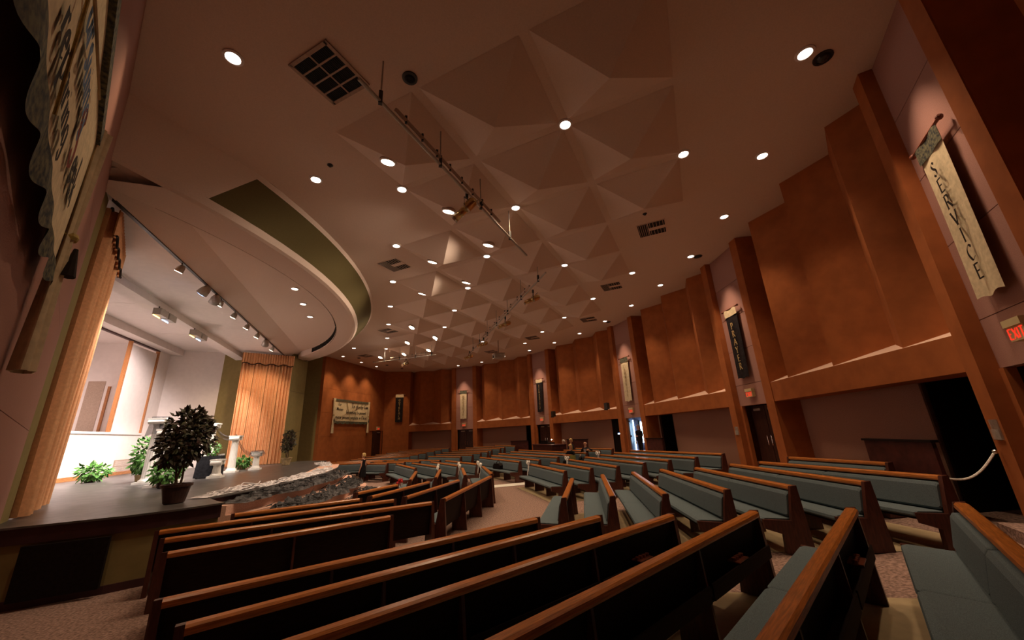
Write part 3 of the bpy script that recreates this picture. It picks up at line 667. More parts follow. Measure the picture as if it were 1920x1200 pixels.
def spotlight(x, y, z, aim, label, group='theatre spotlights on the lighting bars'):
    t = thing('theatre_spotlight', (x, y, z), label=label, cat='spotlight', group=group)
    c = Vector((0, 0, -.34)); d = (Vector(aim)-Vector((x, y, z))-c).normalized()
    MB().box(-.03, .03, -.03, .03, -.1, .03).obj('clamp', 'black_metal', t)
    sd = d.cross(Vector((0, 0, 1))).normalized()
    MB().tube([c+sd*.12, c+sd*.12+Vector((0, 0, .2)), Vector((0, 0, -.1)), c-sd*.12+Vector((0, 0, .2)), c-sd*.12], .012, 6).obj('yoke', 'black_metal', t)
    MB().tube([c-d*.26, c-d*.2, c-d*.02, c-d*.01, c+d*.0], [.05, .105, .11, .115, .115], 14).obj('housing', 'brass', t, smooth=True)
    MB().tube([c, c+d*.03], .12, 14).obj('ring', 'chrome', t); MB().tube([c+d*.03, c+d*.36], [.085, .075], 14).obj('barrel', 'brass', t, smooth=True)
    MB().tube([c+d*.36, c+d*.40], .09, 14).obj('lens_ring', 'chrome', t)
    MB().tube([c+sd*.05-d*.2, (.15, .1, -.1), (.3, .2, .02)], .01, 6).obj('cable', 'black_metal', t)
def bar(a, b, label, hang=4, wire=True):
    t = thing('lighting_bar', (a[0], a[1], a[2]), label=label, cat='lighting bar')
    A, B = Vector((0, 0, 0)), Vector(b)-Vector(a)
    MB().tube([A, B], .03, 10).obj('pipe', 'grey_metal', t)
    dn_ = Vector((0, 0, .16))
    fr_ = MB(); pa, pb = A.lerp(B, .12), A.lerp(B, .72); dd = (B-A).normalized(); sd = dd.cross(Vector((0, 0, 1)))
    fr_.tube([pa+dn_, pb+dn_], .045, 4); fr_.obj('wire_trough', 'frame_beige', t)
    for k in range(hang):
        p = A.lerp(B, (k+.15)/hang*1.0+.03); hz_ = ZC-a[2]
        MB().tube([p, p+Vector((0, 0, hz_))], .014, 6).obj('hanger', 'grey_metal', t); MB().box(p.x-.03, p.x+.03, p.y-.03, p.y+.03, -.05, .2).obj('clip', 'black_metal', t)
    for k in range(8):
        p = A.lerp(B, .16+.07*k); MB().box(p.x-.02, p.x+.02, p.y-.02, p.y+.02, .1, .26).obj('outlet', 'black_metal', t)
    return t
ZB = ZC-.85
bar((-.80, -12.85, ZB), (3.75, -8.05, ZB), 'long lighting bar running from the large return grille over the pyramids')
bar((4.85, -7.0, ZB), (5.2, 6.2, ZB), 'long lighting bar over the middle pews carrying four spotlights', 7)
bar((3.1, 6.7, ZB), (-.78, 9.9, ZB), 'lighting bar over the far pews near the Our Mission wall')
AIM = (-6.5, 0, 2)
spotlight(1.35, -10.55, ZB-.02, (-4, -6, 2), 'brass theatre spotlight hanging alone from the bar by the return grille', None)
for n_, y in enumerate((-5.4, -2.0, 1.9, 5.4)): spotlight(5.03, y, ZB-.02, (-6.5, y*.3, 2), '%s brass spotlight on the middle lighting bar from its SERVICE door end' % ORD[n_])
spotlight(1.3, 8.2, ZB-.02, AIM, 'brass theatre spotlight on the far lighting bar', None)
pjx, pjy = 6.9, 5.2
t = thing('projector', (pjx, pjy, ZB-.35), label='beige video projector hung on a pole from the ceiling', cat='projector')
MB().tube([(0, 0, .2), (0, 0, ZC-ZB+.35)], .035).obj('pole', 'frame_beige', t); MB().box(-.3, .3, -.28, .28, -.12, .14).obj('body', 'projector', t)
MB().box(-.34, .34, -.32, .32, .16, .2).obj('mount_plate', 'frame_beige', t)
for a in (-1, 1):
    for b in (-1, 1): MB().tube([(a*.31, b*.29, -.2), (a*.31, b*.29, .2)], .014, 6).obj('cage_bar', 'grey_metal', t)
MB().tube([(-.31, .1, 0), (-.36, .1, 0)], .07, 14).obj('lens', 'black_metal', t)

# ------------------------------------------------------------------ exit signs, banners
def exit_sign(A, B, x, z, back, word):
    t = thing('exit_sign', label='cream box EXIT sign under the %s banner' % word, cat='exit sign'); t.matrix_world = frame(A, B)
    MB().box(x-.17, x+.17, -back, -back+.1, z, z+.24).obj('case', 'sign_cream', t)
    MB().box(x-.18, x+.18, -back, -back+.12, z+.18, z+.27).obj('cap', 'sign_cream', t)
    mb = MB(); W_ = text_width('EXIT', .13, .1)
    write(mb, 'EXIT', x-W_/2, z+.025, .13, lambda u, v: (2*x-u+0, -back+.103, v), .22, False, .1)
    # letters read from the room side: mirror along the wall
    mb.obj('lettering', 'sign_red', t)
def flip(x): return lambda u, v: (-u, 0, v)
def portal_banner(i, A, B, word, dark, ztop=6.05, zbot=3.62, back=PANEL_BACK, xc=None):
    L = dist(A, B); xc = xc if xc is not None else L/2; w2 = .34
    t = thing('hanging_banner', label='%s hanging banner lettered %s in %s' % (('black', word, 'gold') if dark else ('cream', word, 'dark serif capitals')), cat='banner')
    t.matrix_world = frame(A, B); y = -back+.09
    mb = MB(); mb.grid(lambda u, v: (xc-w2*(.90+.10*v)+2*w2*(.90+.10*v)*u, y+.018*math.sin(u*7+v*3)*(1-v)+(.03*(1-v)**3), zbot+.02*math.sin(u*9)*(1-v)**4+(ztop-zbot)*v), 12, 24)
    mb.obj('cloth', 'banner_black' if dark else 'banner_cream', t, smooth=True)
    mb = MB(); mb.grid(lambda u, v: (xc-w2*1.04+2*w2*1.04*u, y+.012+.01*math.sin(u*9), ztop-.24+.27*v), 8, 2); mb.obj('header', 'banner_cream' if dark else 'brocade', t, smooth=True)
    MB().tube([(xc-w2-.12, y, ztop+.03), (xc+w2+.12, y, ztop+.03)], .022, 8).obj('rod', 'rod_wood', t)
    for s in (-1, 1): MB().ball((xc+s*(w2+.13), y, ztop+.03), .045, 8, 6).obj('finial', 'rod_wood', t)
    n = len(word); h = min(.215, 1.82/n*.80); step = 1.86/n if n > 6 else .285
    z0 = ztop-.40; mb = MB()
    zt = z0-(1.9-step*n)/2 if n < 7 else z0
    for k, ch in enumerate(word):
        wd = GL[ch][0]*h; zb = zt-step*k-h
        glyph(mb, ch, 0, zb, h, lambda u, v: (xc+wd/2-u, y+.05, v), .16, True)
    mb.obj('lettering', ('ink_gold' if dark else 'ink_black' if word == 'SERVICE' else 'ink_tan'), t)
DARK = [False, True, False, True, False]
for i, (A, B) in enumerate(P):
    portal_banner(i, A, B, WORDS[i], DARK[i], xc=dist(A, B)*.54); exit_sign(A, B, dist(A, B)*(.52 if i else .50), 2.98, PANEL_BACK, WORDS[i])
portal_banner(5, (2.4, 18.7), (.2, 18.85), 'OUTREACH', True, back=0, xc=.9)
exit_sign((.2, 18.85), FB, .75, 3.0, 0, 'OUTREACH')
def big_banner(A, B, x0, x1, z0, z1, lines, label, ink='ink_black', y=.08):
    t = thing('mission_banner', label=label, cat='banner'); t.matrix_world = frame(A, B)
    mb = MB(); mb.grid(lambda u, v: (x0+(x1-x0)*u, y+.004*math.sin(u*22)+.006*math.sin(u*9+2*v), z0+(z1-z0)*v), 60, 6); mb.obj('cloth', 'banner_cream', t, smooth=True)
    MB().box(x0, x1, y-.01, y+.035, z1-.13, z1+.02).obj('header', 'brocade', t)
    mb = MB(); mb.grid(lambda u, v: (x0+(x1-x0)*u, y+.015+(.014*math.sin(u*47)+.008*math.sin(u*19+1))*(1-v*.7), z0-.17+.19*v+.035*math.sin(u*47+.6)*(1-v)), 120, 4); mb.obj('flounce', 'brocade', t, smooth=True)
    for xs in (x0, x1):
        s = -1 if xs == x0 else 1
        def dr(u, v, xs=xs, s=s):
            a = u*2*PI; zz_ = z0-.85+(z1+.05-z0+.85)*v; r = .035+.075*abs(v-.52)**.8; return (xs+s*.10+r*1.5*math.cos(a)+.012*math.cos(5*a), y+.02+r*.8*math.sin(a)+.015*math.sin(6*a), zz_)
        mb = MB(); mb.grid(dr, 20, 16); mb.obj('side_drape', 'banner_cream', t, smooth=True)
        MB().lathe([(.062, 0), (.07, .03), (.062, .06)], (xs+s*.10, y+.02, z0-.85+(z1+.9-z0)*.52-.03), 12).obj('tie', 'gold_cord', t)
        MB().tube([(xs+s*.1, y+.09, z0+.25), (xs+s*.08, y+.09, z0-.02)], [.015, .05], 8).obj('tassel', 'ink_black', t)
    MB().tube([(x0-.3, y, z1), (x1+.3, y, z1)], .03, 8).obj('rod', 'rod_wood', t)
    MB().tube(catmull([(x1-.30*(x1-x0), y+.03, z1-.02), (x1-.36*(x1-x0), y+.03, z0+.6*(z1-z0)), (x1-.45*(x1-x0), y+.03, z0+.02)], 6), .016 if lines else .007, 6).obj('rope', 'gold_cord', t)
    MB().tube(catmull([(x1-.05, y+.03, z0+.12), (x1-.4*(x1-x0), y+.03, z0+.45*(z1-z0)), (x0+.25*(x1-x0), y+.03, z1-.35)], 6), .008, 5).obj('cord', 'ink_tan', t)
    for (txt, xa, zb, h, m) in lines:
        mb = MB(); write(mb, txt, 0, zb, h, lambda u, v: (x1-xa-u, y+.02, v), .17, False, .07); mb.obj('lettering', m, t)
Lf = dist(FB, FA)
big_banner(FB, FA, .55, 4.75, 3.62, 5.22, [('Our', .35, 4.78, .20, 'ink_black'), ('Mission:', .2, 4.42, .22, 'ink_black'), ('To glorify God', 1.95, 4.66, .34, 'ink_black'), ('by seeking to present', 1.35, 4.22, .26, 'ink_black'), ('every person complete in Christ', .12, 3.82, .27, 'ink_black')], 'wide cream banner lettered Our Mission with swagged drapes on the far wall')
Ln = dist(NA, NB)
big_banner(NA, NB, Ln-4.25, Ln-.1, 3.64, 5.04, [], 'wide cream banner with red and blue Pursuing lettering by the stage side wall')
nb = [o for o in COL.objects if o.name.startswith('mission_banner')][-1]
def nb_text(txt, s0, zb, h, m, nib=.17):
    """s0: distance along the wall from its near end, writing runs away from it"""
    mb = MB(); write(mb, txt, 0, zb, h, lambda u, v: (Ln-s0-u, .08+.02, v), nib, False, .06); mb.obj('lettering', m, nb)
nb_text('P', 1.60, 4.22, .52, 'ink_red', .22); nb_text('ursuing', 1.95, 4.24, .33, 'ink_blue', .2)
nb_text('P', 1.22, 3.76, .52, 'ink_red', .22); nb_text('reparing', 1.56, 3.80, .27, 'ink_black', .2)
nb_text('S', 2.85, 3.95, .44, 'ink_red', .2); nb_text('eek', 3.15, 3.97, .38, 'ink_black', .2)

# ------------------------------------------------------------------ pews
PC = {}
def pew_meshes(L):
    k = round(L, 2)
    if k in PC: return PC[k]
    r = []
    endp = [(-.17, 0), (.24, 0), (.22, .25), (.46, .33), (.47, .46), (.07, .43), (-.03, .905), (-.12, .915)]
    e = MB().xprism(endp, -.03, .03).mesh('pew_end', 'end_wood')
    r += [('pew_end', e, .03), ('pew_end', e, L-.03)]
    mb = MB(); mb.xprism([(-.005, .30), (.012, .30), (-.075, .87), (-.095, .87)], .06, L-.06); r.append(('back_panel', mb.mesh('back_panel', 'pew_wood'), 0))
    mb = MB(); mb.xprism([(-.145, .865), (-.135, .845), (-.035, .845), (-.025, .865), (-.03, .895), (-.05, .91), (-.12, .91), (-.14, .895)], .06, L-.06); r.append(('top_rail', mb.mesh('top_rail', 'rail_wood'), 0))
    mb = MB(); mb.xprism([(.0, .36), (.44, .37), (.44, .40), (.0, .385)], .06, L-.06); r.append(('seat_board', mb.mesh('seat_board', 'pew_wood'), 0))
    n = max(1, round((L-.12)/1.75)); s = (L-.14)/n
    seatp = [(.03, .39), (.45, .40), (.475, .425), (.465, .46), (.42, .475), (.03, .455)]
    backp = [(.02, .465), (.055, .47), (.08, .50), (.03, .78), (.005, .82), (-.05, .825), (-.07, .80)]
    def cush(prof):
        mb = MB(); N = len(prof); cx = sum(p[0] for p in prof)/N; cz = sum(p[1] for p in prof)/N
        secs = [(0, .82), (.02, .96), (.05, 1), (s-.05, 1), (s-.02, .96), (s-.004, .82)]
        vs_ = [(x, cx+(p[0]-cx)*q, cz+(p[1]-cz)*q) for x, q in secs for p in prof]
        fs = [tuple(range(N))[::-1], tuple(range(5*N, 6*N))]+[(a*N+b, a*N+(b+1) % N, (a+1)*N+(b+1) % N, (a+1)*N+b) for a in range(5) for b in range(N)]
        mb.add(vs_, fs); return mb.mesh('cushion', 'cushion', smooth=False)
    sm, bm_ = cush(seatp), cush(backp)
    for q in range(n): r += [('seat_cushion', sm, .07+s*q), ('back_cushion', bm_, .07+s*q)]
    ns = max(1, round(L/1.45)); sp_ = MB().xprism([(-.17, 0), (.20, 0), (.20, .37), (.0, .37), (-.07, .80), (-.115, .84)], -.014, .014).mesh('support', 'end_wood')
    for q in range(1, ns): r.append(('support', sp_, L*q/ns))
    PC[k] = r; return r
def pew(a, b, label, rack=False, group=None):
    """a->b: the line of the top rail in plan, seen so that the seat lies to the left of a->b"""
    L = dist(a, b); za, zb_ = floorz(*a), floorz(*b)
    d = Vector((b[0]-a[0], b[1]-a[1], zb_-za)); d.normalize(); nrm = Vector((-d.y, d.x, 0)).normalized(); upv = d.cross(nrm)
    o = Vector((a[0], a[1], za))+nrm*.085+upv*.004
    mw = Matrix(((d.x, nrm.x, upv.x, o.x), (d.y, nrm.y, upv.y, o.y), (d.z, nrm.z, upv.z, o.z), (0, 0, 0, 1)))
    t = thing('pew', label=label, cat='pew', group=group); t.matrix_world = mw
    for nm, me, x in pew_meshes(L): put(nm, me, t, loc=(x, 0, 0))
    if rack:
        n = max(1, round(L/1.45))
        for q in range(n):
            x0, x1 = L*q/n+.03, L*(q+1)/n-.03
            rk = MB().box(x0, x1, -.17, -.155, .44, .56).obj('book_rack', 'pew_wood', t)
            MB().box(x0, x1, -.17, -.03, .43, .442).obj('rack_floor', 'pew_wood', rk)
            if q % 2 == 0:
                cp = MB(); xc = (x0+x1)/2
                cp.box(xc-.12, xc+.12, -.17, -.05, .57, .582)
                for c in range(4): cp.lathe([(.022, .575), (.024, .61), (.018, .61)], (xc-.09+.06*c, -.11, 0), 8)
                cp.obj('cup_holder', 'rod_wood', rk)
    return t
BL = {'N': 'beside the Pursuing banner', 'R': 'between the SERVICE and PRAYER doors', 'M': 'between the PRAYER and COMMUNITY doors', 'm': 'between the COMMUNITY and STEWARDSHIP doors', 'r': 'between the STEWARDSHIP and WORSHIP doors', 'n': 'beside the Our Mission banner'}
GRP = {'N': 'pews beside the Pursuing banner', 'R': 'pews between the SERVICE and PRAYER doors', 'M': 'pews between the PRAYER and COMMUNITY doors', 'm': 'pews between the COMMUNITY and STEWARDSHIP doors', 'r': 'pews between the STEWARDSHIP and WORSHIP doors', 'n': 'pews beside the Our Mission banner'}
def row(blk, part, i, a, b, rack=False):
    return pew(a, b, '%s pew back in the %s block %s' % (ORD[i], part, BL[blk]), rack, GRP[blk])
# seats lie left of a->b, so every line is given running so that the stage is on the left
Nrear = [((-1.97, -12.99), (2.10, -11.87)), ((-1.53, -13.71), (2.78, -12.51)), ((-1.0, -14.62), (3.42, -13.21)), ((-.3, -15.50), (4.11, -13.83)), ((.55, -16.42), (4.76, -14.49)), ((1.55, -17.27), (5.49, -15.07))]
Nfront = [((-2.82, -8.26), (-.49, -7.69)), ((-3.53, -9.34), (.22, -8.32)), ((-3.15, -10.09), (.92, -9.14)), ((-2.72, -11.08), (.09, -10.19))]
Rfront = [((-.69, -6.61), (.40, -5.36)), ((-.34, -7.54), (1.30, -5.35)), ((.40, -8.16), (2.15, -5.55)), ((1.13, -8.97), (3.24, -5.20))]
Mfront = [((.82, -4.43), (1.3, -1.2)), ((1.62, -4.4), (2.25, -1.2)), ((2.6, -4.4), (3.16, -1.2)), ((3.45, -4.67), (4.05, -1.2))]
Rrear = [((3.20, -10.49), (4.93, -7.53)), ((3.81, -11.24), (5.75, -7.78)), ((4.42, -11.91), (6.42, -8.27)), ((5.18, -12.49), (7.04, -8.67)), ((5.85, -13.10), (7.51, -9.42)), ((6.54, -13.71), (8.28, -9.80)), ((7.31, -14.24), (8.74, -10.25)), ((8.75, -12.9), (9.65, -10.35))]
Mrear = [((5.68, -5.68), (6.0, -1.75)), ((6.5, -5.98), (6.95, -1.75)), ((7.13, -6.56), (7.85, -1.75)), ((8.01, -6.76), (8.65, -1.75)), ((8.7, -7.15), (9.45, -1.75)), ((9.42, -7.54), (10.2, -1.75)), ((10.32, -7.76), (11.0, -1.9))]
near = dict(N=(Nrear, Nfront), R=(Rrear, Rfront), M=(Mrear, Mfront))
PEWS = {}
for blk, (re_, fr_) in near.items():
    for i, (a, b) in enumerate(re_): PEWS[blk+'r%d' % i] = row(blk, 'rear', i, a, b, blk == 'N' and i > 0)
    for i, (a, b) in enumerate(fr_): PEWS[blk+'f%d' % i] = row(blk, 'front', i, a, b)
for blk, src in (('m', 'M'), ('r', 'R'), ('n', 'N')):
    for part, rows in (('rear', near[src][0]), ('front', near[src][1])):
        for i, (a, b) in enumerate(rows):
            a2, b2 = mir(b), mir(a)
            if blk == 'm':
                y_s = .3 if part == 'front' else -.1; dy = a2[1]-y_s; k = dy/(b2[1]-a2[1]); a2 = (a2[0]+(a2[0]-b2[0])*k, y_s)
                if part == 'rear' and i >= 5: b2 = (a2[0]+(b2[0]-a2[0])*.42, a2[1]+(b2[1]-a2[1])*.42)
            PEWS[blk+part[0]+str(i)] = row(blk, part, i, a2, b2)
# pale flooring under the rear pew blocks (thin sheets following the slope)
def sheet(rows, ext0, ext1):
    mb = MB(); Lp = []
    (a0, b0), (a1, b1) = rows[0], rows[-1]
    a0, b0, a1, b1 = map(Vector, (a0, b0, a1, b1))
    o = (a1-a0)/max(1, len(rows)-1); o2 = (b1-b0)/max(1, len(rows)-1)
    A0, A1, B0, B1 = a0-o*.75, a1+o*.45, b0-o2*.75, b1+o2*.45
    def f(u, v):
        p = (A0.lerp(A1, v)).lerp(B0.lerp(B1, v), ext0+(ext1-ext0)*u); return (p.x, p.y, floorz(p.x, p.y)+.008)
    mb.grid(f, 16, 20); return mb.obj('floor_sheet', 'vinyl', floor, smooth=True)
for blk in ('N', 'R', 'M'):
    rr = near[blk][0][:7]
    sheet(rr, -.02, 1.02); sheet([(mir(b), mir(a)) for a, b in rr], -.02, 1.02)
# white strip put in for the streak of daylight down the centre aisle
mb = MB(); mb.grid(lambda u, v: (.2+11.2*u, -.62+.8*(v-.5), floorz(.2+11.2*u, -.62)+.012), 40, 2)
mb.obj('aisle_daylight_streak', 'daylight_streak', smooth=True, label='white strip along the centre aisle standing in for a streak of daylight', cat='daylight_streak')

# ------------------------------------------------------------------ portal landing, rope, partitions
ld = thing('landing_steps', label='two carpeted steps rising to the SERVICE door', cat='steps'); ld.matrix_world = frame(*P[0])
MB().box(.36, 4.2, -.8, .55, .2, .72).obj('landing', 'carpet', ld) if False else MB().box(.36, 2.4, .02, .30, .2, .72).obj('step', 'carpet', ld)
MB().box(.36, 2.1, -.5, .0, .2, .72).obj('landing', 'carpet', ld)
MB().box(.36, 2.4, .30, .52, .2, .56).obj('step', 'carpet', ld)
f0 = frame(*P[0])
p0 = f0 @ Vector((2.38, .06, 1.62)); p1 = Vector((7.35, -14.15, 1.30))
t = thing('rope_barrier', tuple(p1), label='white rope sagging from a wall hook to a pew end', cat='rope')
pts = [p1.lerp(p0, k/14)-Vector((0, 0, .16*math.sin(PI*k/14)))-p1 for k in range(15)]
MB().tube(pts, .014, 6).obj('rope', 'rope_white', t); MB().ball(tuple(p0-p1), .03, 8, 6).obj('hook', 'chrome', t)
for i, (A, B) in enumerate(P[:2]):
    L = dist(A, B); x = L-.2 if i == 0 else L-.2
    t = thing('leaflet_holder', label='clear wall leaflet holder on the jamb by the %s door' % WORDS[i], cat='holder'); t.matrix_world = frame(A, B)
    MB().box(x-.1, x+.1, .0, .012, 1.78, 2.05).obj('back_plate', 'plate_clear', t); MB().box(x-.1, x+.1, .025, .03, 1.78, 1.92).obj('front_plate', 'plate_clear', t); MB().box(x-.1, x+.1, .0, .03, 1.775, 1.785).obj('foot', 'chrome', t)
def partition(A, B, x0, x1, z1, y, label):
    t = thing('partition', label=label, cat='partition'); t.matrix_world = frame(A, B)
    MB().box(x0, x1, y-.06, y, 0, z1).obj('panel', 'booth', t); MB().box(x0-.03, x1+.03, y-.09, y+.03, z1, z1+.04).obj('cap', 'pew_wood', t)
partition(P[0][1], P[1][0], 1.15, 2.75, 1.70, -.1, 'dark wooden half wall near the SERVICE door')
partition(P[1][1], P[2][0], 4.7, 6.2, 1.62, .15, 'dark wooden half wall right of the open COMMUNITY door')
partition(P[2][1], P[3][0], 2.6, 4.6, 1.62, .2, 'dark wooden half wall behind the seated couple')
partition(P[3][1], P[4][0], .2, 1.9, 1.60, .2, 'dark wooden half wall left of the STEWARDSHIP door')
t = thing('equipment_rack', label='black equipment rack with a blue and a red light', cat='rack'); t.matrix_world = frame(P[2][1], P[3][0])
MB().box(.2, 1.15, -1.3, -.72, .5, 2.7).obj('cabinet', 'dark', t); MB().box(.62, .84, -.72, -.71, 1.86, 1.92).obj('display', 'lamp_blue', t); MB().ball((.36, -.71, 1.92), .035, 8, 6).obj('indicator', 'led_red', t)
# small black wall speakers on the ledge
for pos, l in (((12.35, 1.75, 3.45), 'small black loudspeaker on the ledge by the COMMUNITY jamb'), ((11.35, 7.0, 3.35), 'small black loudspeaker on a bracket by the STEWARDSHIP jamb')):
    t = thing('wall_speaker', pos, math.radians(200), label=l, cat='speaker')
    MB().box(-.12, .12, -.11, .11, -.16, .2).obj('cabinet', 'black_metal', t); MB().lathe([(.09, 0), (.05, .02), (0, .01)], (0, 0, .2), 12).obj('cone', 'grille', t); MB().box(-.03, .25, -.03, .03, -.22, -.16).obj('bracket', 'black_metal', t)
# sound booth
t = thing('sound_booth', (10.3, 5.0, floorz(10.3, 5)), label='dark wooden sound booth desk behind the rear pews', cat='desk')
MB().box(-.75, -.68, -1.3, 1.7, 0, 1.12).obj('front_panel', 'booth', t); MB().box(-.80, .2, -1.35, 1.75, 1.12, 1.16).obj('desk_top', 'booth', t)
for y in (-1.3, 1.64): MB().box(-.7, .2, y, y+.06, 0, 1.12).obj('side_panel', 'booth', t)
zb = floorz(10.3, 5)+1.16
t = thing('mixing_console', (10.15, 5.6, zb), label='black mixing console on the sound booth desk', cat='console')
MB().xprism([(-.5, 0), (.5, 0), (.5, .1), (-.5, .1)], -.3, .25).obj('body', 'dark', t); MB().box(-.28, -.2, -.5, .5, .1, .22).obj('meter_bridge', 'dark', t)
t = thing('desk_lamp', (10.2, 4.75, zb), label='small glowing gooseneck lamp on the sound booth', cat='lamp')
MB().tube(catmull([(0, 0, 0), (-.02, 0, .15), (-.06, .02, .26), (-.12, .05, .28)], 5), .01, 6).obj('gooseneck', 'chrome', t); MB().lathe([(.05, 0), (.05, .012), (0, .012)], (0, 0, 0), 12).obj('base', 'black_metal', t); MB().ball((-.13, .055, .27), .03, 8, 6).obj('bulb', 'lamp_star', t)

# ------------------------------------------------------------------ stage decorations
def column(x, y, h, label, r=.13):
    t = thing('column', (x, y, ZS), label=label, cat='column')
    MB().box(-r*1.75, r*1.75, -r*1.75, r*1.75, 0, .07).lathe([(r*1.45, .07), (r*1.5, .1), (r*1.2, .14), (r*1.1, .17)], n=20).obj('base', 'column_white', t)
    MB().lathe([(r*1.08, .15), (r*1.05, h*.4), (r*.9, h-.22)], n=32, flute=.07).obj('shaft', 'column_white', t)
    mb = MB().lathe([(r*.92, h-.24), (r*1.15, h-.17), (r*1.2, h-.13)], n=20).box(-r*1.6, r*1.6, -r*1.6, r*1.6, h-.05, h)
    for a in (-1, 1): mb.tube([(-r*1.35, a*r*1.3, h-.12), (r*1.35, a*r*1.3, h-.12)], .075, 12)
    mb.obj('capital', 'column_white', t)
    return (x, y, ZS+h)
cA = column(-7.21, -1.33, 2.05, 'tallest white column wrapped in grey gauze beside the window', .16)
cB = column(-6.21, -3.0, 1.62, 'white column with gauze behind the dark potted tree', .15)
cC = column(-6.65, 1.55, 1.98, 'tall white column behind the black cloth table', .14)
cD = column(-5.94, 2.07, 1.47, 'middle height white column standing before the curtain', .13)
cE = column(-5.29, 2.94, .76, 'shortest white column with gauze at its capital', .12)
cF = column(-5.55, -.75, .62, 'short white pedestal before the black cloth table', .12)
cG = column(-6.37, -1.75, .74, 'short white pedestal behind the potted tree trunk', .13)
cH = column(-7.3, .35, 1.2, 'white column standing behind the tree at the left of the table', .13)
def swag(a, b, drop, label, wd=.16):
    a, b = Vector(a), Vector(b); t = MB()
    def f(u, v):
        p = a.lerp(b, u); p.z -= drop*4*u*(1-u); k = wd*(.35+1.3*math.sin(PI*u)); sd = Vector((-(b-a).y, (b-a).x, 0)).normalized()
        return tuple(p+Vector((0, 0, -k*v+.02))+sd*(.05*math.sin(v*9+u*4)))
    t.grid(f, 24, 6); return t.obj('gauze_swag', 'gauze', smooth=True, label=label, cat='gauze')
swag((cA[0]+.02, cA[1], cA[2]+.03), (cB[0], cB[1], cB[2]+.03), .35, 'grey gauze swag joining the two left columns', .22)
swag((cB[0], cB[1], cB[2]+.03), (cG[0], cG[1], cG[2]+.03), .15, 'grey gauze falling to the short pedestal behind the tree', .2)
swag((cH[0], cH[1], cH[2]+.03), (cC[0], cC[1], cC[2]+.03), .2, 'grey gauze swag between the columns behind the table', .18)
swag((cC[0], cC[1], cC[2]+.03), (cD[0], cD[1], cD[2]+.03), .25, 'grey gauze swag above the black cloth table', .12)
swag((cD[0], cD[1], cD[2]+.03), (cE[0], cE[1], cE[2]+.03), .3, 'grey gauze swag dipping to the shortest column', .12)
def wrap(c, r, h, label):
    mb = MB(); mb.grid(lambda u, v: (c[0]+(r+.09*(1-v)+.03*math.sin(u*26))*math.cos(u*2*PI), c[1]+(r+.09*(1-v)+.03*math.cos(u*22))*math.sin(u*2*PI), c[2]+.06-h*(1-v)+.05*math.sin(u*2*PI*3)*(1-v)), 40, 6)
    mb.obj('gauze_wrap', 'gauze', smooth=True, label=label, cat='gauze')
wrap(cA, .2, .62, 'grey gauze draped around the top of the tallest column'); wrap(cB, .19, .45, 'grey gauze draped around the column behind the tree'); wrap(cE, .2, .2, 'dark gauze bunched round the shortest column capital')
# table with black cloth
t = thing('draped_table', (-5.95, -.15, ZS), math.radians(10), label='small table under a black cloth between the columns', cat='table')
MB().box(-.32, .32, -.5, .5, .68, .72).obj('table_top', 'cloth_black', t)
mb = MB(); per = 80
def skirt(u, v):
    s = u*4; k = int(s) % 4; q = s-int(s); c = [(-.33, -.51), (.33, -.51), (.33, .51), (-.33, .51), (-.33, -.51)]
    x = c[k][0]+(c[k+1][0]-c[k][0])*q; y = c[k][1]+(c[k+1][1]-c[k][1])*q; fl = (1-v)*.06*(1+.5*math.sin(u*70)); n = math.hypot(x, y); return (x*(1+fl), y*(1+fl), .03+.70*v)
mb.grid(skirt, per, 4); mb.obj('tablecloth', 'cloth_black', t, smooth=True)
for sx in (-.28, .28):
    for sy in (-.45, .45): MB().box(sx-.02, sx+.02, sy-.02, sy+.02, 0, .68).obj('leg', 'black_metal', t)
def leafset(mb, n, c, R, size, rnd, droop=.3, shell=.5):
    for _ in range(n):
        while True:
            v = Vector((rnd.uniform(-1, 1), rnd.uniform(-1, 1), rnd.uniform(-1, 1)))
            if shell < v.length < 1: break
        p = Vector((c[0]+v.x*R[0], c[1]+v.y*R[1], c[2]+v.z*R[2])); d = (v+Vector((rnd.uniform(-.6, .6), rnd.uniform(-.6, .6), rnd.uniform(-.7, .4)-droop))).normalized()
        s = d.cross(Vector((rnd.uniform(-.4, .4), rnd.uniform(-.4, .4), 1))).normalized(); nn = d.cross(s); l = size*rnd.uniform(.7, 1.25); wv = l*.30
        mb.add([p, p+d*l*.4+s*wv+nn*.02, p+d*l-nn*.02*l, p+d*l*.4-s*wv+nn*.02, p+d*l*.45-nn*.025], [(0, 1, 4), (1, 2, 4), (2, 3, 4), (3, 0, 4)])
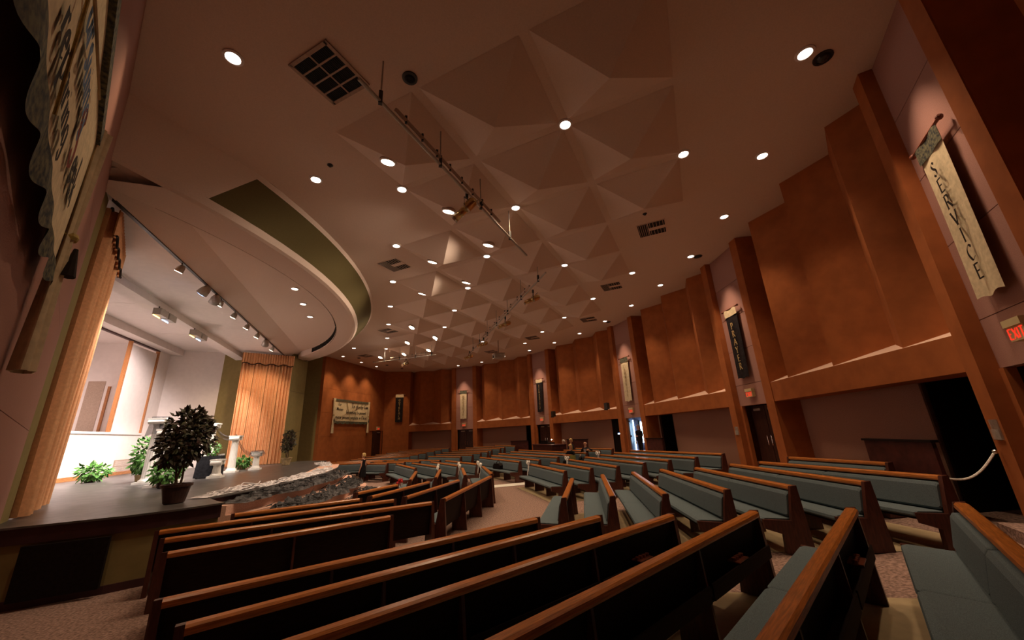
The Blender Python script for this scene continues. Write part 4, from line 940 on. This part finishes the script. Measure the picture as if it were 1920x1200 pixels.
def tree(x, y, z, h, R, label, pot, n=850, size=.13, seed=1, m='leaf_dark', ph=.36):
    rnd = random.Random(seed); t = thing('potted_tree', (x, y, z), label=label, cat='potted tree')
    MB().lathe([(.15, 0), (.17, .02), (.23, ph-.05), (.255, ph-.05), (.26, ph), (.225, ph), (.21, ph-.06)], n=22).obj('pot', pot, t, smooth=False)
    MB().lathe([(.21, ph-.06), (.1, ph-.045), (0, ph-.04)], n=18).obj('soil', 'bark', t)
    for k in range(3):
        a = k*2.1; pts = [(.05*math.cos(a+2.2*q/6)*(1+q*.12), .05*math.sin(a+2.2*q/6)*(1+q*.12), ph-.05+(h*.62-ph)*q/6) for q in range(7)]
        MB().tube(pts, [.022-.0015*q for q in range(7)], 7).obj('stem', 'bark', t)
    for k in range(7):
        a = k*.9; MB().tube([(0, 0, h*.42), (R*.4*math.cos(a), R*.4*math.sin(a), h*.58), (R*.75*math.cos(a), R*.75*math.sin(a), h*(.66+.04*(k % 4)))], [.013, .009, .004], 5).obj('branch', 'bark', t)
    mb = MB(); cz = h*.70
    for c, q, f in (((0, 0, cz), .85, .45), ((.12*R, .2*R, cz+.2*h*.5), .6, .2), ((-.3*R, -.35*R, cz-.12*h), .55, .15), ((.35*R, .3*R, cz-.02*h), .6, .2)):
        leafset(mb, int(n*f), c, (R*q, R*q, h*.34*q*1.05), size, rnd)
    mb.obj('foliage', m, t, kind='stuff')
tree(-3.98, -7.71, ZS, 1.80, .46, 'dark leafy potted tree standing at the stage edge', 'pot_dark', 1100, .13, 2)
tree(-4.6, 5.6, ZS, 1.72, .33, 'slim potted tree in a pale pot before the far olive wall', 'pot_tan', 600, .12, 3)
def bush(x, y, h, R, label, pot, seed, n=190, size=.17, m='leaf_green', z=ZS, tall=1):
    rnd = random.Random(seed); t = thing('potted_plant', (x, y, z), label=label, cat='potted plant')
    MB().lathe([(.10, 0), (.13, .02), (.16, .2), (.175, .2), (.175, .24), (.15, .24), (.145, .2)], n=18).obj('pot', pot, t); MB().lathe([(.145, .2), (.07, .215), (0, .22)], n=14).obj('soil', 'bark', t)
    for k in range(6):
        a = k*1.05; MB().tube([(.02*math.cos(a), .02*math.sin(a), .18), (R*.35*math.cos(a), R*.35*math.sin(a), h*.6), (R*.6*math.cos(a), R*.6*math.sin(a), h*.8)], [.01, .008, .004], 5).obj('stem', 'leaf_green', t)
    mb = MB(); leafset(mb, n, (0, 0, h*.60), (R, R, h*.42), size, rnd, .35, .35); mb.obj('foliage', m, t, kind='stuff')
bush(-10.1, 1.5, .62, .45, 'spreading green plant on the stage below the window', 'pot_dark', 11, 230, .2)
bush(-5.86, -3.62, .66, .34, 'bushy green ivy in a dark pot beside the gauze columns', 'pot_dark', 12, 220, .16)
bush(-6.07, 4.0, .52, .32, 'bright green plant in a tan pot before the curtain', 'pot_tan', 13, 200, .17)
bush(-7.9, -.2, 1.42, .36, 'tall leafy plant behind the tallest column', 'pot_tan', 14, 260, .19)
bush(-6.7, -.95, .95, .26, 'leafy plant in a tan pot between the columns and the table', 'pot_tan', 15, 170, .15)
bush(-7.0, 2.6, .95, .2, 'small dark plant against the curtain edge', 'pot_dark', 16, 120, .13, 'leaf_dark')
t = thing('flower_arrangement', (-5.98, -.1, ZS+.725), label='white flowers and greenery on the black cloth table', cat='flowers')
MB().lathe([(.06, 0), (.09, .08), (.07, .1)], n=14).obj('bowl', 'column_white', t); rnd = random.Random(5)
mb = MB(); leafset(mb, 60, (0, 0, .24), (.16, .2, .2), .14, rnd); mb.obj('greenery', 'leaf_green', t, kind='stuff')
for k in range(6): MB().ball((rnd.uniform(-.1, .1), rnd.uniform(-.25, .1), rnd.uniform(.15, .34)), .035, 8, 6).obj('bloom', 'flower_white', t)
for k in range(4):
    t = thing('candle_glass', (-5.85+.03*k, .18+.07*k, ZS+.725), label='small white candle glass on the black cloth table', cat='candle', group='candle glasses on the black table')
    MB().lathe([(.02, 0), (.026, .06), (.022, .06), (.018, .01)], n=10).obj('glass', 'column_white', t); MB().lathe([(.015, .01), (.015, .045)], n=8).obj('candle', 'flower_white', t)
v = thing('wall_grille', (XB+.02, 6.4, 1.52), label='pale return air grille low on the white stage wall', cat='air grille')
MB().box(0, .02, -.65, .65, -.28, .28).obj('frame', 'frame_beige', v)
for k in range(2):
    for q in range(2):
        p = MB().box(.015, .024, -.6+.61*k, -.02+.61*k, -.25+.26*q, -.02+.26*q).obj('louvre_panel', 'frame_beige', v)
        mb = MB()
        for j in range(7): mb.box(.024, .034, -.6+.61*k, -.02+.61*k, -.245+.26*q+.032*j, -.235+.26*q+.032*j)
        mb.obj('blade', 'stage_white', p, kind='stuff')

# ------------------------------------------------------------------ bows, boxes and bags on the pews
def bow(x, y, z, label, long=.5):
    t = thing('pew_bow', (x, y, z), label=label, cat='bow', group='white ribbon bows on the aisle pew ends')
    for s in (-1, 1):
        MB().tube(catmull([(0, 0, 0), (.02, s*.10, .09), (.0, s*.17, .03), (.02, s*.09, -.05), (0, 0, 0)], 5), .028, 6).obj('loop', 'white_ribbon', t)
        mb = MB(); mb.grid(lambda u, v: (.02*math.sin(v*5), s*(.02+.07*v)+.07*(u-.5), -long*v*(1 if s > 0 else .85)), 3, 6); mb.obj('tail', 'white_ribbon', t, smooth=True)
    MB().ball((0, 0, 0), .04, 8, 6).obj('knot', 'white_ribbon', t)
for i in (1, 2, 3):
    a, b = Mfront[i]; bow(b[0]-.1, b[1]+.08, .93, 'white ribbon bow on the %s front pew on the PRAYER side of the aisle' % ORD[i])
    a2 = mir(b); bow(a2[0]+.12, .22, .93, 'white ribbon bow on the %s front pew on the STEWARDSHIP side of the aisle' % ORD[i])
for i in (0, 2, 4):
    a, b = Mrear[i]; bow(b[0]-.1, b[1]+.08, .93+floorz(*b), 'white ribbon bow on the %s rear pew on the PRAYER side of the aisle' % ORD[i])
t = thing('wooden_chest', (.62, -4.55, 0), math.radians(-10), label='small wooden chest with metal clasps at the front pew end', cat='chest')
MB().box(-.22, .22, -.36, .36, .0, .42).obj('body', 'chest_wood', t); MB().box(-.24, .24, -.38, .38, .42, .50).obj('lid', 'chest_wood', t)
for y in (-.2, .2): MB().box(-.245, -.22, y-.03, y+.03, .34, .5).obj('clasp', 'chrome', t)
t = thing('red_bouquet', (.62, -2.0, .475), label='red flower bouquet lying on the front pew seat', cat='flowers')
rnd = random.Random(4)
for k in range(14): MB().ball((rnd.uniform(-.1, .1), rnd.uniform(-.12, .12), rnd.uniform(.05, .24)), .055, 7, 5).obj('bloom', 'flower_red', t)
MB().lathe([(.08, 0), (.05, .06), (.09, .12)], n=12).obj('wrap', 'flower_white', t)
t = thing('wine_glass', (.65, -3.0, .475), label='clear stemmed glass standing on the front pew seat', cat='glass')
MB().lathe([(.04, 0), (.01, .01), (.008, .1), (.04, .15), (.045, .22), (.04, .22), (.035, .15), (.005, .11)], n=14).obj('bowl', 'plate_clear', t)
MB().lathe([(.042, 0), (.042, .006), (0, .008)], n=14).obj('foot', 'plate_clear', t)
t = thing('black_bag', (5.72, 2.1, .475), math.radians(12), label='black handbag left on a pew seat in the centre block', cat='bag')
MB().xprism([(-.38, 0), (.38, 0), (.36, .16), (.24, .26), (-.22, .27), (-.36, .18)], -.12, .12).obj('body', 'dark', t)
MB().tube(catmull([(0, -.2, .25), (0, -.1, .36), (0, .1, .36), (0, .2, .25)], 5), .015, 6).obj('handle', 'dark', t)
t = thing('blue_bag', (9.05, -1.75, .40+floorz(9.1, -1.75)+.08), label='blue and black bag on the pew beside the couple', cat='bag')
MB().xprism([(-.25, 0), (.25, 0), (.2, .2), (-.18, .22)], -.13, .13).obj('body', 'bag_blue', t); MB().ball((0, .1, .24), (.09, .12, .07), 8, 6).obj('flap', 'cloth_black', t)
t = thing('olive_folder', (8.55, -.72, floorz(8.6, -.7)), label='olive folder board standing in the aisle by the couple', cat='folder')
MB().box(-.02, .02, -.22, .22, .0, .95).obj('board', 'hymnal_olive', t); MB().box(-.03, .03, -.24, -.2, 0, .97).obj('spine', 'hymnal_olive', t)

# ------------------------------------------------------------------ people
def person(label, loc, rz, J, R, E_, mats, tagmat, hair, hairm, face=1, extra=None, scale=1.0):
    """J joints, E_ edges (a,b,part), R radii; the skinned body is one mesh coloured by part"""
    names = list(J); me = bpy.data.meshes.new('body'); me.from_pydata([J[n] for n in names], [(names.index(a), names.index(b)) for a, b, _ in E_], [])
    o = bpy.data.objects.new('body_tmp', me); COL.objects.link(o)
    sk = o.modifiers.new('s', 'SKIN'); sk.use_smooth_shade = True
    lay = me.skin_vertices[0].data if me.skin_vertices else None
    if lay is None:
        bm = bmesh.new(); bm.from_mesh(me); bm.verts.layers.skin.verify(); bm.to_mesh(me); bm.free(); lay = me.skin_vertices[0].data
    for i, n in enumerate(names):
        r = R[n]; lay[i].radius = (r if not isinstance(r, tuple) else r[0], r if not isinstance(r, tuple) else r[1]); lay[i].use_root = (n == 'pelvis')
    ss = o.modifiers.new('u', 'SUBSURF'); ss.levels = 2; ss.render_levels = 2
    dg = bpy.context.evaluated_depsgraph_get(); dg.update()
    b = bpy.data.meshes.new_from_object(o.evaluated_get(dg)); bpy.data.objects.remove(o)
    b.materials.clear()
    for m in mats: b.materials.append(MATS[m])
    for p in b.polygons:
        c = p.center; best = 1e9; bt = 0
        for a_, b_, part in E_:
            A_, B_ = Vector(J[a_]), Vector(J[b_]); t_ = max(0, min(1, (c-A_).dot(B_-A_)/max(1e-9, (B_-A_).length_squared))); rr_ = [R[k_] if not isinstance(R[k_], tuple) else sum(R[k_])/2 for k_ in (a_, b_)]; d_ = (c-(A_+(B_-A_)*t_)).length/(rr_[0]*(1-t_)+rr_[1]*t_)
            if d_ < best: best, bt = d_, part
        p.material_index = tagmat[bt]; p.use_smooth = True
    # fingers, nose and ears join the same surface mesh
    bm = bmesh.new(); bm.from_mesh(b)
    def join(mb, mi):
        t_ = mb.mesh('t'); n0 = len(bm.faces); bm.from_mesh(t_); bm.faces.ensure_lookup_table()
        for f in bm.faces[n0:]: f.material_index = mi; f.smooth = True
        bpy.data.meshes.remove(t_)
    for s in ('l', 'r'):
        if 'hand_'+s in J:
            h = Vector(J['hand_'+s]); d = (h-Vector(J['wrist_'+s])).normalized(); sd = d.cross(Vector((0, 1, .2))).normalized()
            for k in range(4):
                q = h+sd*(.026-.017*k); l = (.065, .075, .07, .055)[k]
                mb = MB(); mb.tube([q-d*.02, q+d*l*.5, q+d*l-sd.cross(d)*.015], [.009, .0085, .006], 6); join(mb, tagmat['skin'])
            mb = MB(); q = h+sd*.03-d*.03; mb.tube([q, q+sd*.03+d*.03, q+sd*.03+d*.06], [.010, .009, .007], 6); join(mb, tagmat['skin'])
    hd = Vector(J['head'])
    mb = MB(); mb.ball((hd.x, hd.y+face*.098, hd.z-.005), (.016, .022, .024), 6, 5); join(mb, tagmat['skin'])
    for s in (-1, 1): mb = MB(); mb.ball((hd.x+s*.078, hd.y, hd.z-.005), (.014, .022, .034), 6, 5); join(mb, tagmat['skin'])
    bm.to_mesh(b); bm.free()
    t = thing('person', loc, rz, label=label, cat='person'); t.scale = (scale,)*3
    put('body', b, t)
    for s in (-1, 1): MB().ball((hd.x+s*.032, hd.y+face*.088, hd.z+.018), (.012, .008, .008), 6, 5).obj('eye', 'dark', t)
    MB().ball((hd.x, hd.y+face*.088, hd.z-.05), (.024, .01, .006), 6, 5).obj('mouth', 'ink_red', t)
    if hair:
        hair(t, hd)
    if extra: extra(t)
    return t
def hair_bob(m, low, back=.03):
    def f(t, hd):
        mb = MB()
        def g(u, v):
            a = u*2*PI; ph = v*PI*.74; fr = max(0, math.sin(a)); z = math.cos(ph)
            cut = 1 if fr < .3 or ph < .95 else .0
            r = math.sin(ph) if ph < PI/2 else 1-.12*(ph-PI/2)
            zz_ = .128*z if ph < PI/2 else -low*(ph-PI/2)/(PI*.24)
            if fr > .25: zz_ = max(zz_, .055+.02*math.sin(a*3))
            return (hd.x+.098*r*math.cos(a), hd.y-back*.4+.112*r*math.sin(a), hd.z+.01+zz_)
        mb.grid(g, 24, 12); mb.obj('hair', m, t, smooth=True)
    return f
def head_chain(z, y=0, x=0, h=.0):
    return {'neck': (x, y, z-.165), 'jaw': (x, y+.02, z-.085), 'head': (x, y+.005, z), 'crown': (x, y-.005, z+.07)}
HR = {'neck': .052, 'jaw': (.058, .06), 'head': (.082, .095), 'crown': (.06, .07)}
# standing woman in a black dress
J = {'pelvis': (0, 0, .90), 'waist': (0, 0, 1.04), 'chest': (0, .01, 1.22), 'clav': (0, 0, 1.28)}
J.update(head_chain(1.54)); R = {'pelvis': (.16, .12), 'waist': (.125, .095), 'chest': (.145, .10), 'clav': (.10, .065)}; R.update(HR)
E_ = [('pelvis', 'waist', 'dress'), ('waist', 'chest', 'dress'), ('chest', 'clav', 'dress'), ('clav', 'neck', 'skin'), ('neck', 'jaw', 'skin'), ('jaw', 'head', 'skin'), ('head', 'crown', 'skin')]
for s, k in (('l', -1), ('r', 1)):
    J.update({'sh_'+s: (k*.165, 0, 1.29), 'el_'+s: (k*.205, -.02, 1.06), 'wrist_'+s: (k*.20, .06, .84), 'hand_'+s: (k*.19, .09, .76), 'hip_'+s: (k*.085, 0, .84), 'knee_'+s: (k*.075, .01, .48), 'ank_'+s: (k*.07, -.02, .09), 'toe_'+s: (k*.075, .12, .03)})
    R.update({'sh_'+s: .046, 'el_'+s: .034, 'wrist_'+s: .025, 'hand_'+s: (.032, .02), 'hip_'+s: .09, 'knee_'+s: .055, 'ank_'+s: .034, 'toe_'+s: (.035, .025)})
    E_ += [('clav', 'sh_'+s, 'dress'), ('sh_'+s, 'el_'+s, 'skin'), ('el_'+s, 'wrist_'+s, 'skin'), ('wrist_'+s, 'hand_'+s, 'skin'), ('pelvis', 'hip_'+s, 'dress'), ('hip_'+s, 'knee_'+s, 'hose'), ('knee_'+s, 'ank_'+s, 'hose'), ('ank_'+s, 'toe_'+s, 'dress')]
def dress(t):
    mb = MB(); mb.grid(lambda u, v: ((.185-.045*v*v+.012*math.sin(u*40)*(1-v))*math.cos(u*2*PI), (.145-.035*v*v+.01*math.cos(u*36)*(1-v))*math.sin(u*2*PI), .50+.56*v), 40, 8); mb.obj('skirt', 'dress_black', t, smooth=True)
    MB().box(.14, .24, .1, .13, .56, .74).obj('paper', 'flower_white', t)
person('woman with short blond hair in a black dress standing before the steps', (-.82, 3.37, 0), math.radians(60), J, R, E_, ['skin', 'dress_black', 'hose_dark'], {'skin': 0, 'dress': 1, 'hose': 2}, hair_bob('hair_blond', .06), 'hair_blond', extra=dress, scale=.945)
# seated figures
def seated(label, loc, rz, mats, tm, hair, arm_l=None, arm_r=None, turn=0, bald=False, extra=None):
    J = {'pelvis': (0, 0, .52), 'waist': (0, -.01, .66), 'chest': (0, 0, .84), 'clav': (0, 0, .93)}
    J.update(head_chain(1.20)); R = {'pelvis': (.17, .13), 'waist': (.14, .11), 'chest': (.165, .115), 'clav': (.11, .075)}; R.update(HR)
    E_ = [('pelvis', 'waist', 'top'), ('waist', 'chest', 'top'), ('chest', 'clav', 'top'), ('clav', 'neck', 'skin'), ('neck', 'jaw', 'skin'), ('jaw', 'head', 'skin'), ('head', 'crown', 'skin')]
    for s, k, ov in (('l', -1, arm_l), ('r', 1, arm_r)):
        el, wr, ha = ov or ((k*.25, .05, .72), (k*.17, .26, .66), (k*.14, .34, .65))
        J.update({'sh_'+s: (k*.19, 0, .93), 'el_'+s: el, 'wrist_'+s: wr, 'hand_'+s: ha, 'hip_'+s: (k*.10, .05, .52), 'knee_'+s: (k*.11, .48, .53), 'ank_'+s: (k*.11, .50, .10), 'toe_'+s: (k*.11, .63, .04)})
        R.update({'sh_'+s: .066, 'el_'+s: .05, 'wrist_'+s: .032, 'hand_'+s: (.036, .022), 'hip_'+s: .09, 'knee_'+s: .068, 'ank_'+s: .042, 'toe_'+s: (.04, .03)})
        E_ += [('clav', 'sh_'+s, 'top'), ('sh_'+s, 'el_'+s, 'top'), ('el_'+s, 'wrist_'+s, 'sleeve'), ('wrist_'+s, 'hand_'+s, 'skin'), ('pelvis', 'hip_'+s, 'leg'), ('hip_'+s, 'knee_'+s, 'leg'), ('knee_'+s, 'ank_'+s, 'leg'), ('ank_'+s, 'toe_'+s, 'leg')]
    return person(label, loc, rz, J, R, E_, mats, tm, hair, None, extra=extra)
fz = floorz(9.0, .3)
seated('blond woman in a black top sitting in a pew beside the bald man', (9.05, .40, floorz(9, .4)+.07), math.radians(115), ['skin', 'dress_black'], {'skin': 0, 'top': 1, 'sleeve': 0, 'leg': 1}, hair_bob('hair_blond', .16), arm_r=((.27, .12, .74), (.20, .36, .80), (.16, .44, .84)))
def tie(t): MB().zprism([(-.06, .10), (.06, .10), (.04, .135), (-.04, .135)], .62, .95).obj('shirt_front', 'shirt_grey', t)
def bald_fringe(t, hd):
    mb = MB(); mb.grid(lambda u, v: (hd.x+.092*math.cos(PI*(1+u)), hd.y-.01+.104*math.sin(PI*(1+u)), hd.z-.04+.07*v), 14, 3); mb.obj('hair', 'hair_grey', t, smooth=True)
seated('bald man in a dark suit turned sideways in a pew', (9.85, .28, floorz(9.8, .2)+.13), math.radians(120), ['skin', 'suit_black'], {'skin': 0, 'top': 1, 'sleeve': 1, 'leg': 1}, bald_fringe, arm_l=((-.36, -.05, .86), (-.30, .18, .92), (-.26, .26, .90)), extra=tie)
seated('person in a purple shirt bending over the sound booth', (10.75, 4.55, floorz(10.7, 4.5)+.05), math.radians(80), ['skin', 'shirt_purple'], {'skin': 0, 'top': 1, 'sleeve': 1, 'leg': 1}, hair_bob('hair_grey', .05))
seated('person with pale hair and dark top behind the sound booth', (10.85, 3.75, floorz(10.8, 3.8)+.12), math.radians(100), ['skin', 'suit_black'], {'skin': 0, 'top': 1, 'sleeve': 1, 'leg': 1}, hair_bob('hair_blond', .09))
# man in the doorway
J2 = dict(J); J2.update({'el_l': (-.26, .05, 1.08), 'wrist_l': (-.12, .22, 1.08), 'hand_l': (-.05, .26, 1.08)})
R2 = dict(R); R2.update({'pelvis': (.17, .13), 'waist': (.16, .12), 'chest': (.18, .13), 'clav': (.13, .09), 'sh_l': .075, 'sh_r': .075, 'el_l': .06, 'el_r': .06})
E2 = [(a, b, 'coat' if (q in ('dress', 'hose') or (a[:2] in ('cl', 'sh', 'el') and b[:2] in ('sh', 'el', 'wr'))) else q) for a, b, q in E_]
person('man in a dark coat standing in the open daylit doorway', (13.34, .42, .6), math.radians(95), J2, R2, E2, ['skin', 'suit_black'], {'skin': 0, 'coat': 1}, hair_bob('hair_grey', .03), 'hair_grey', scale=1.05)
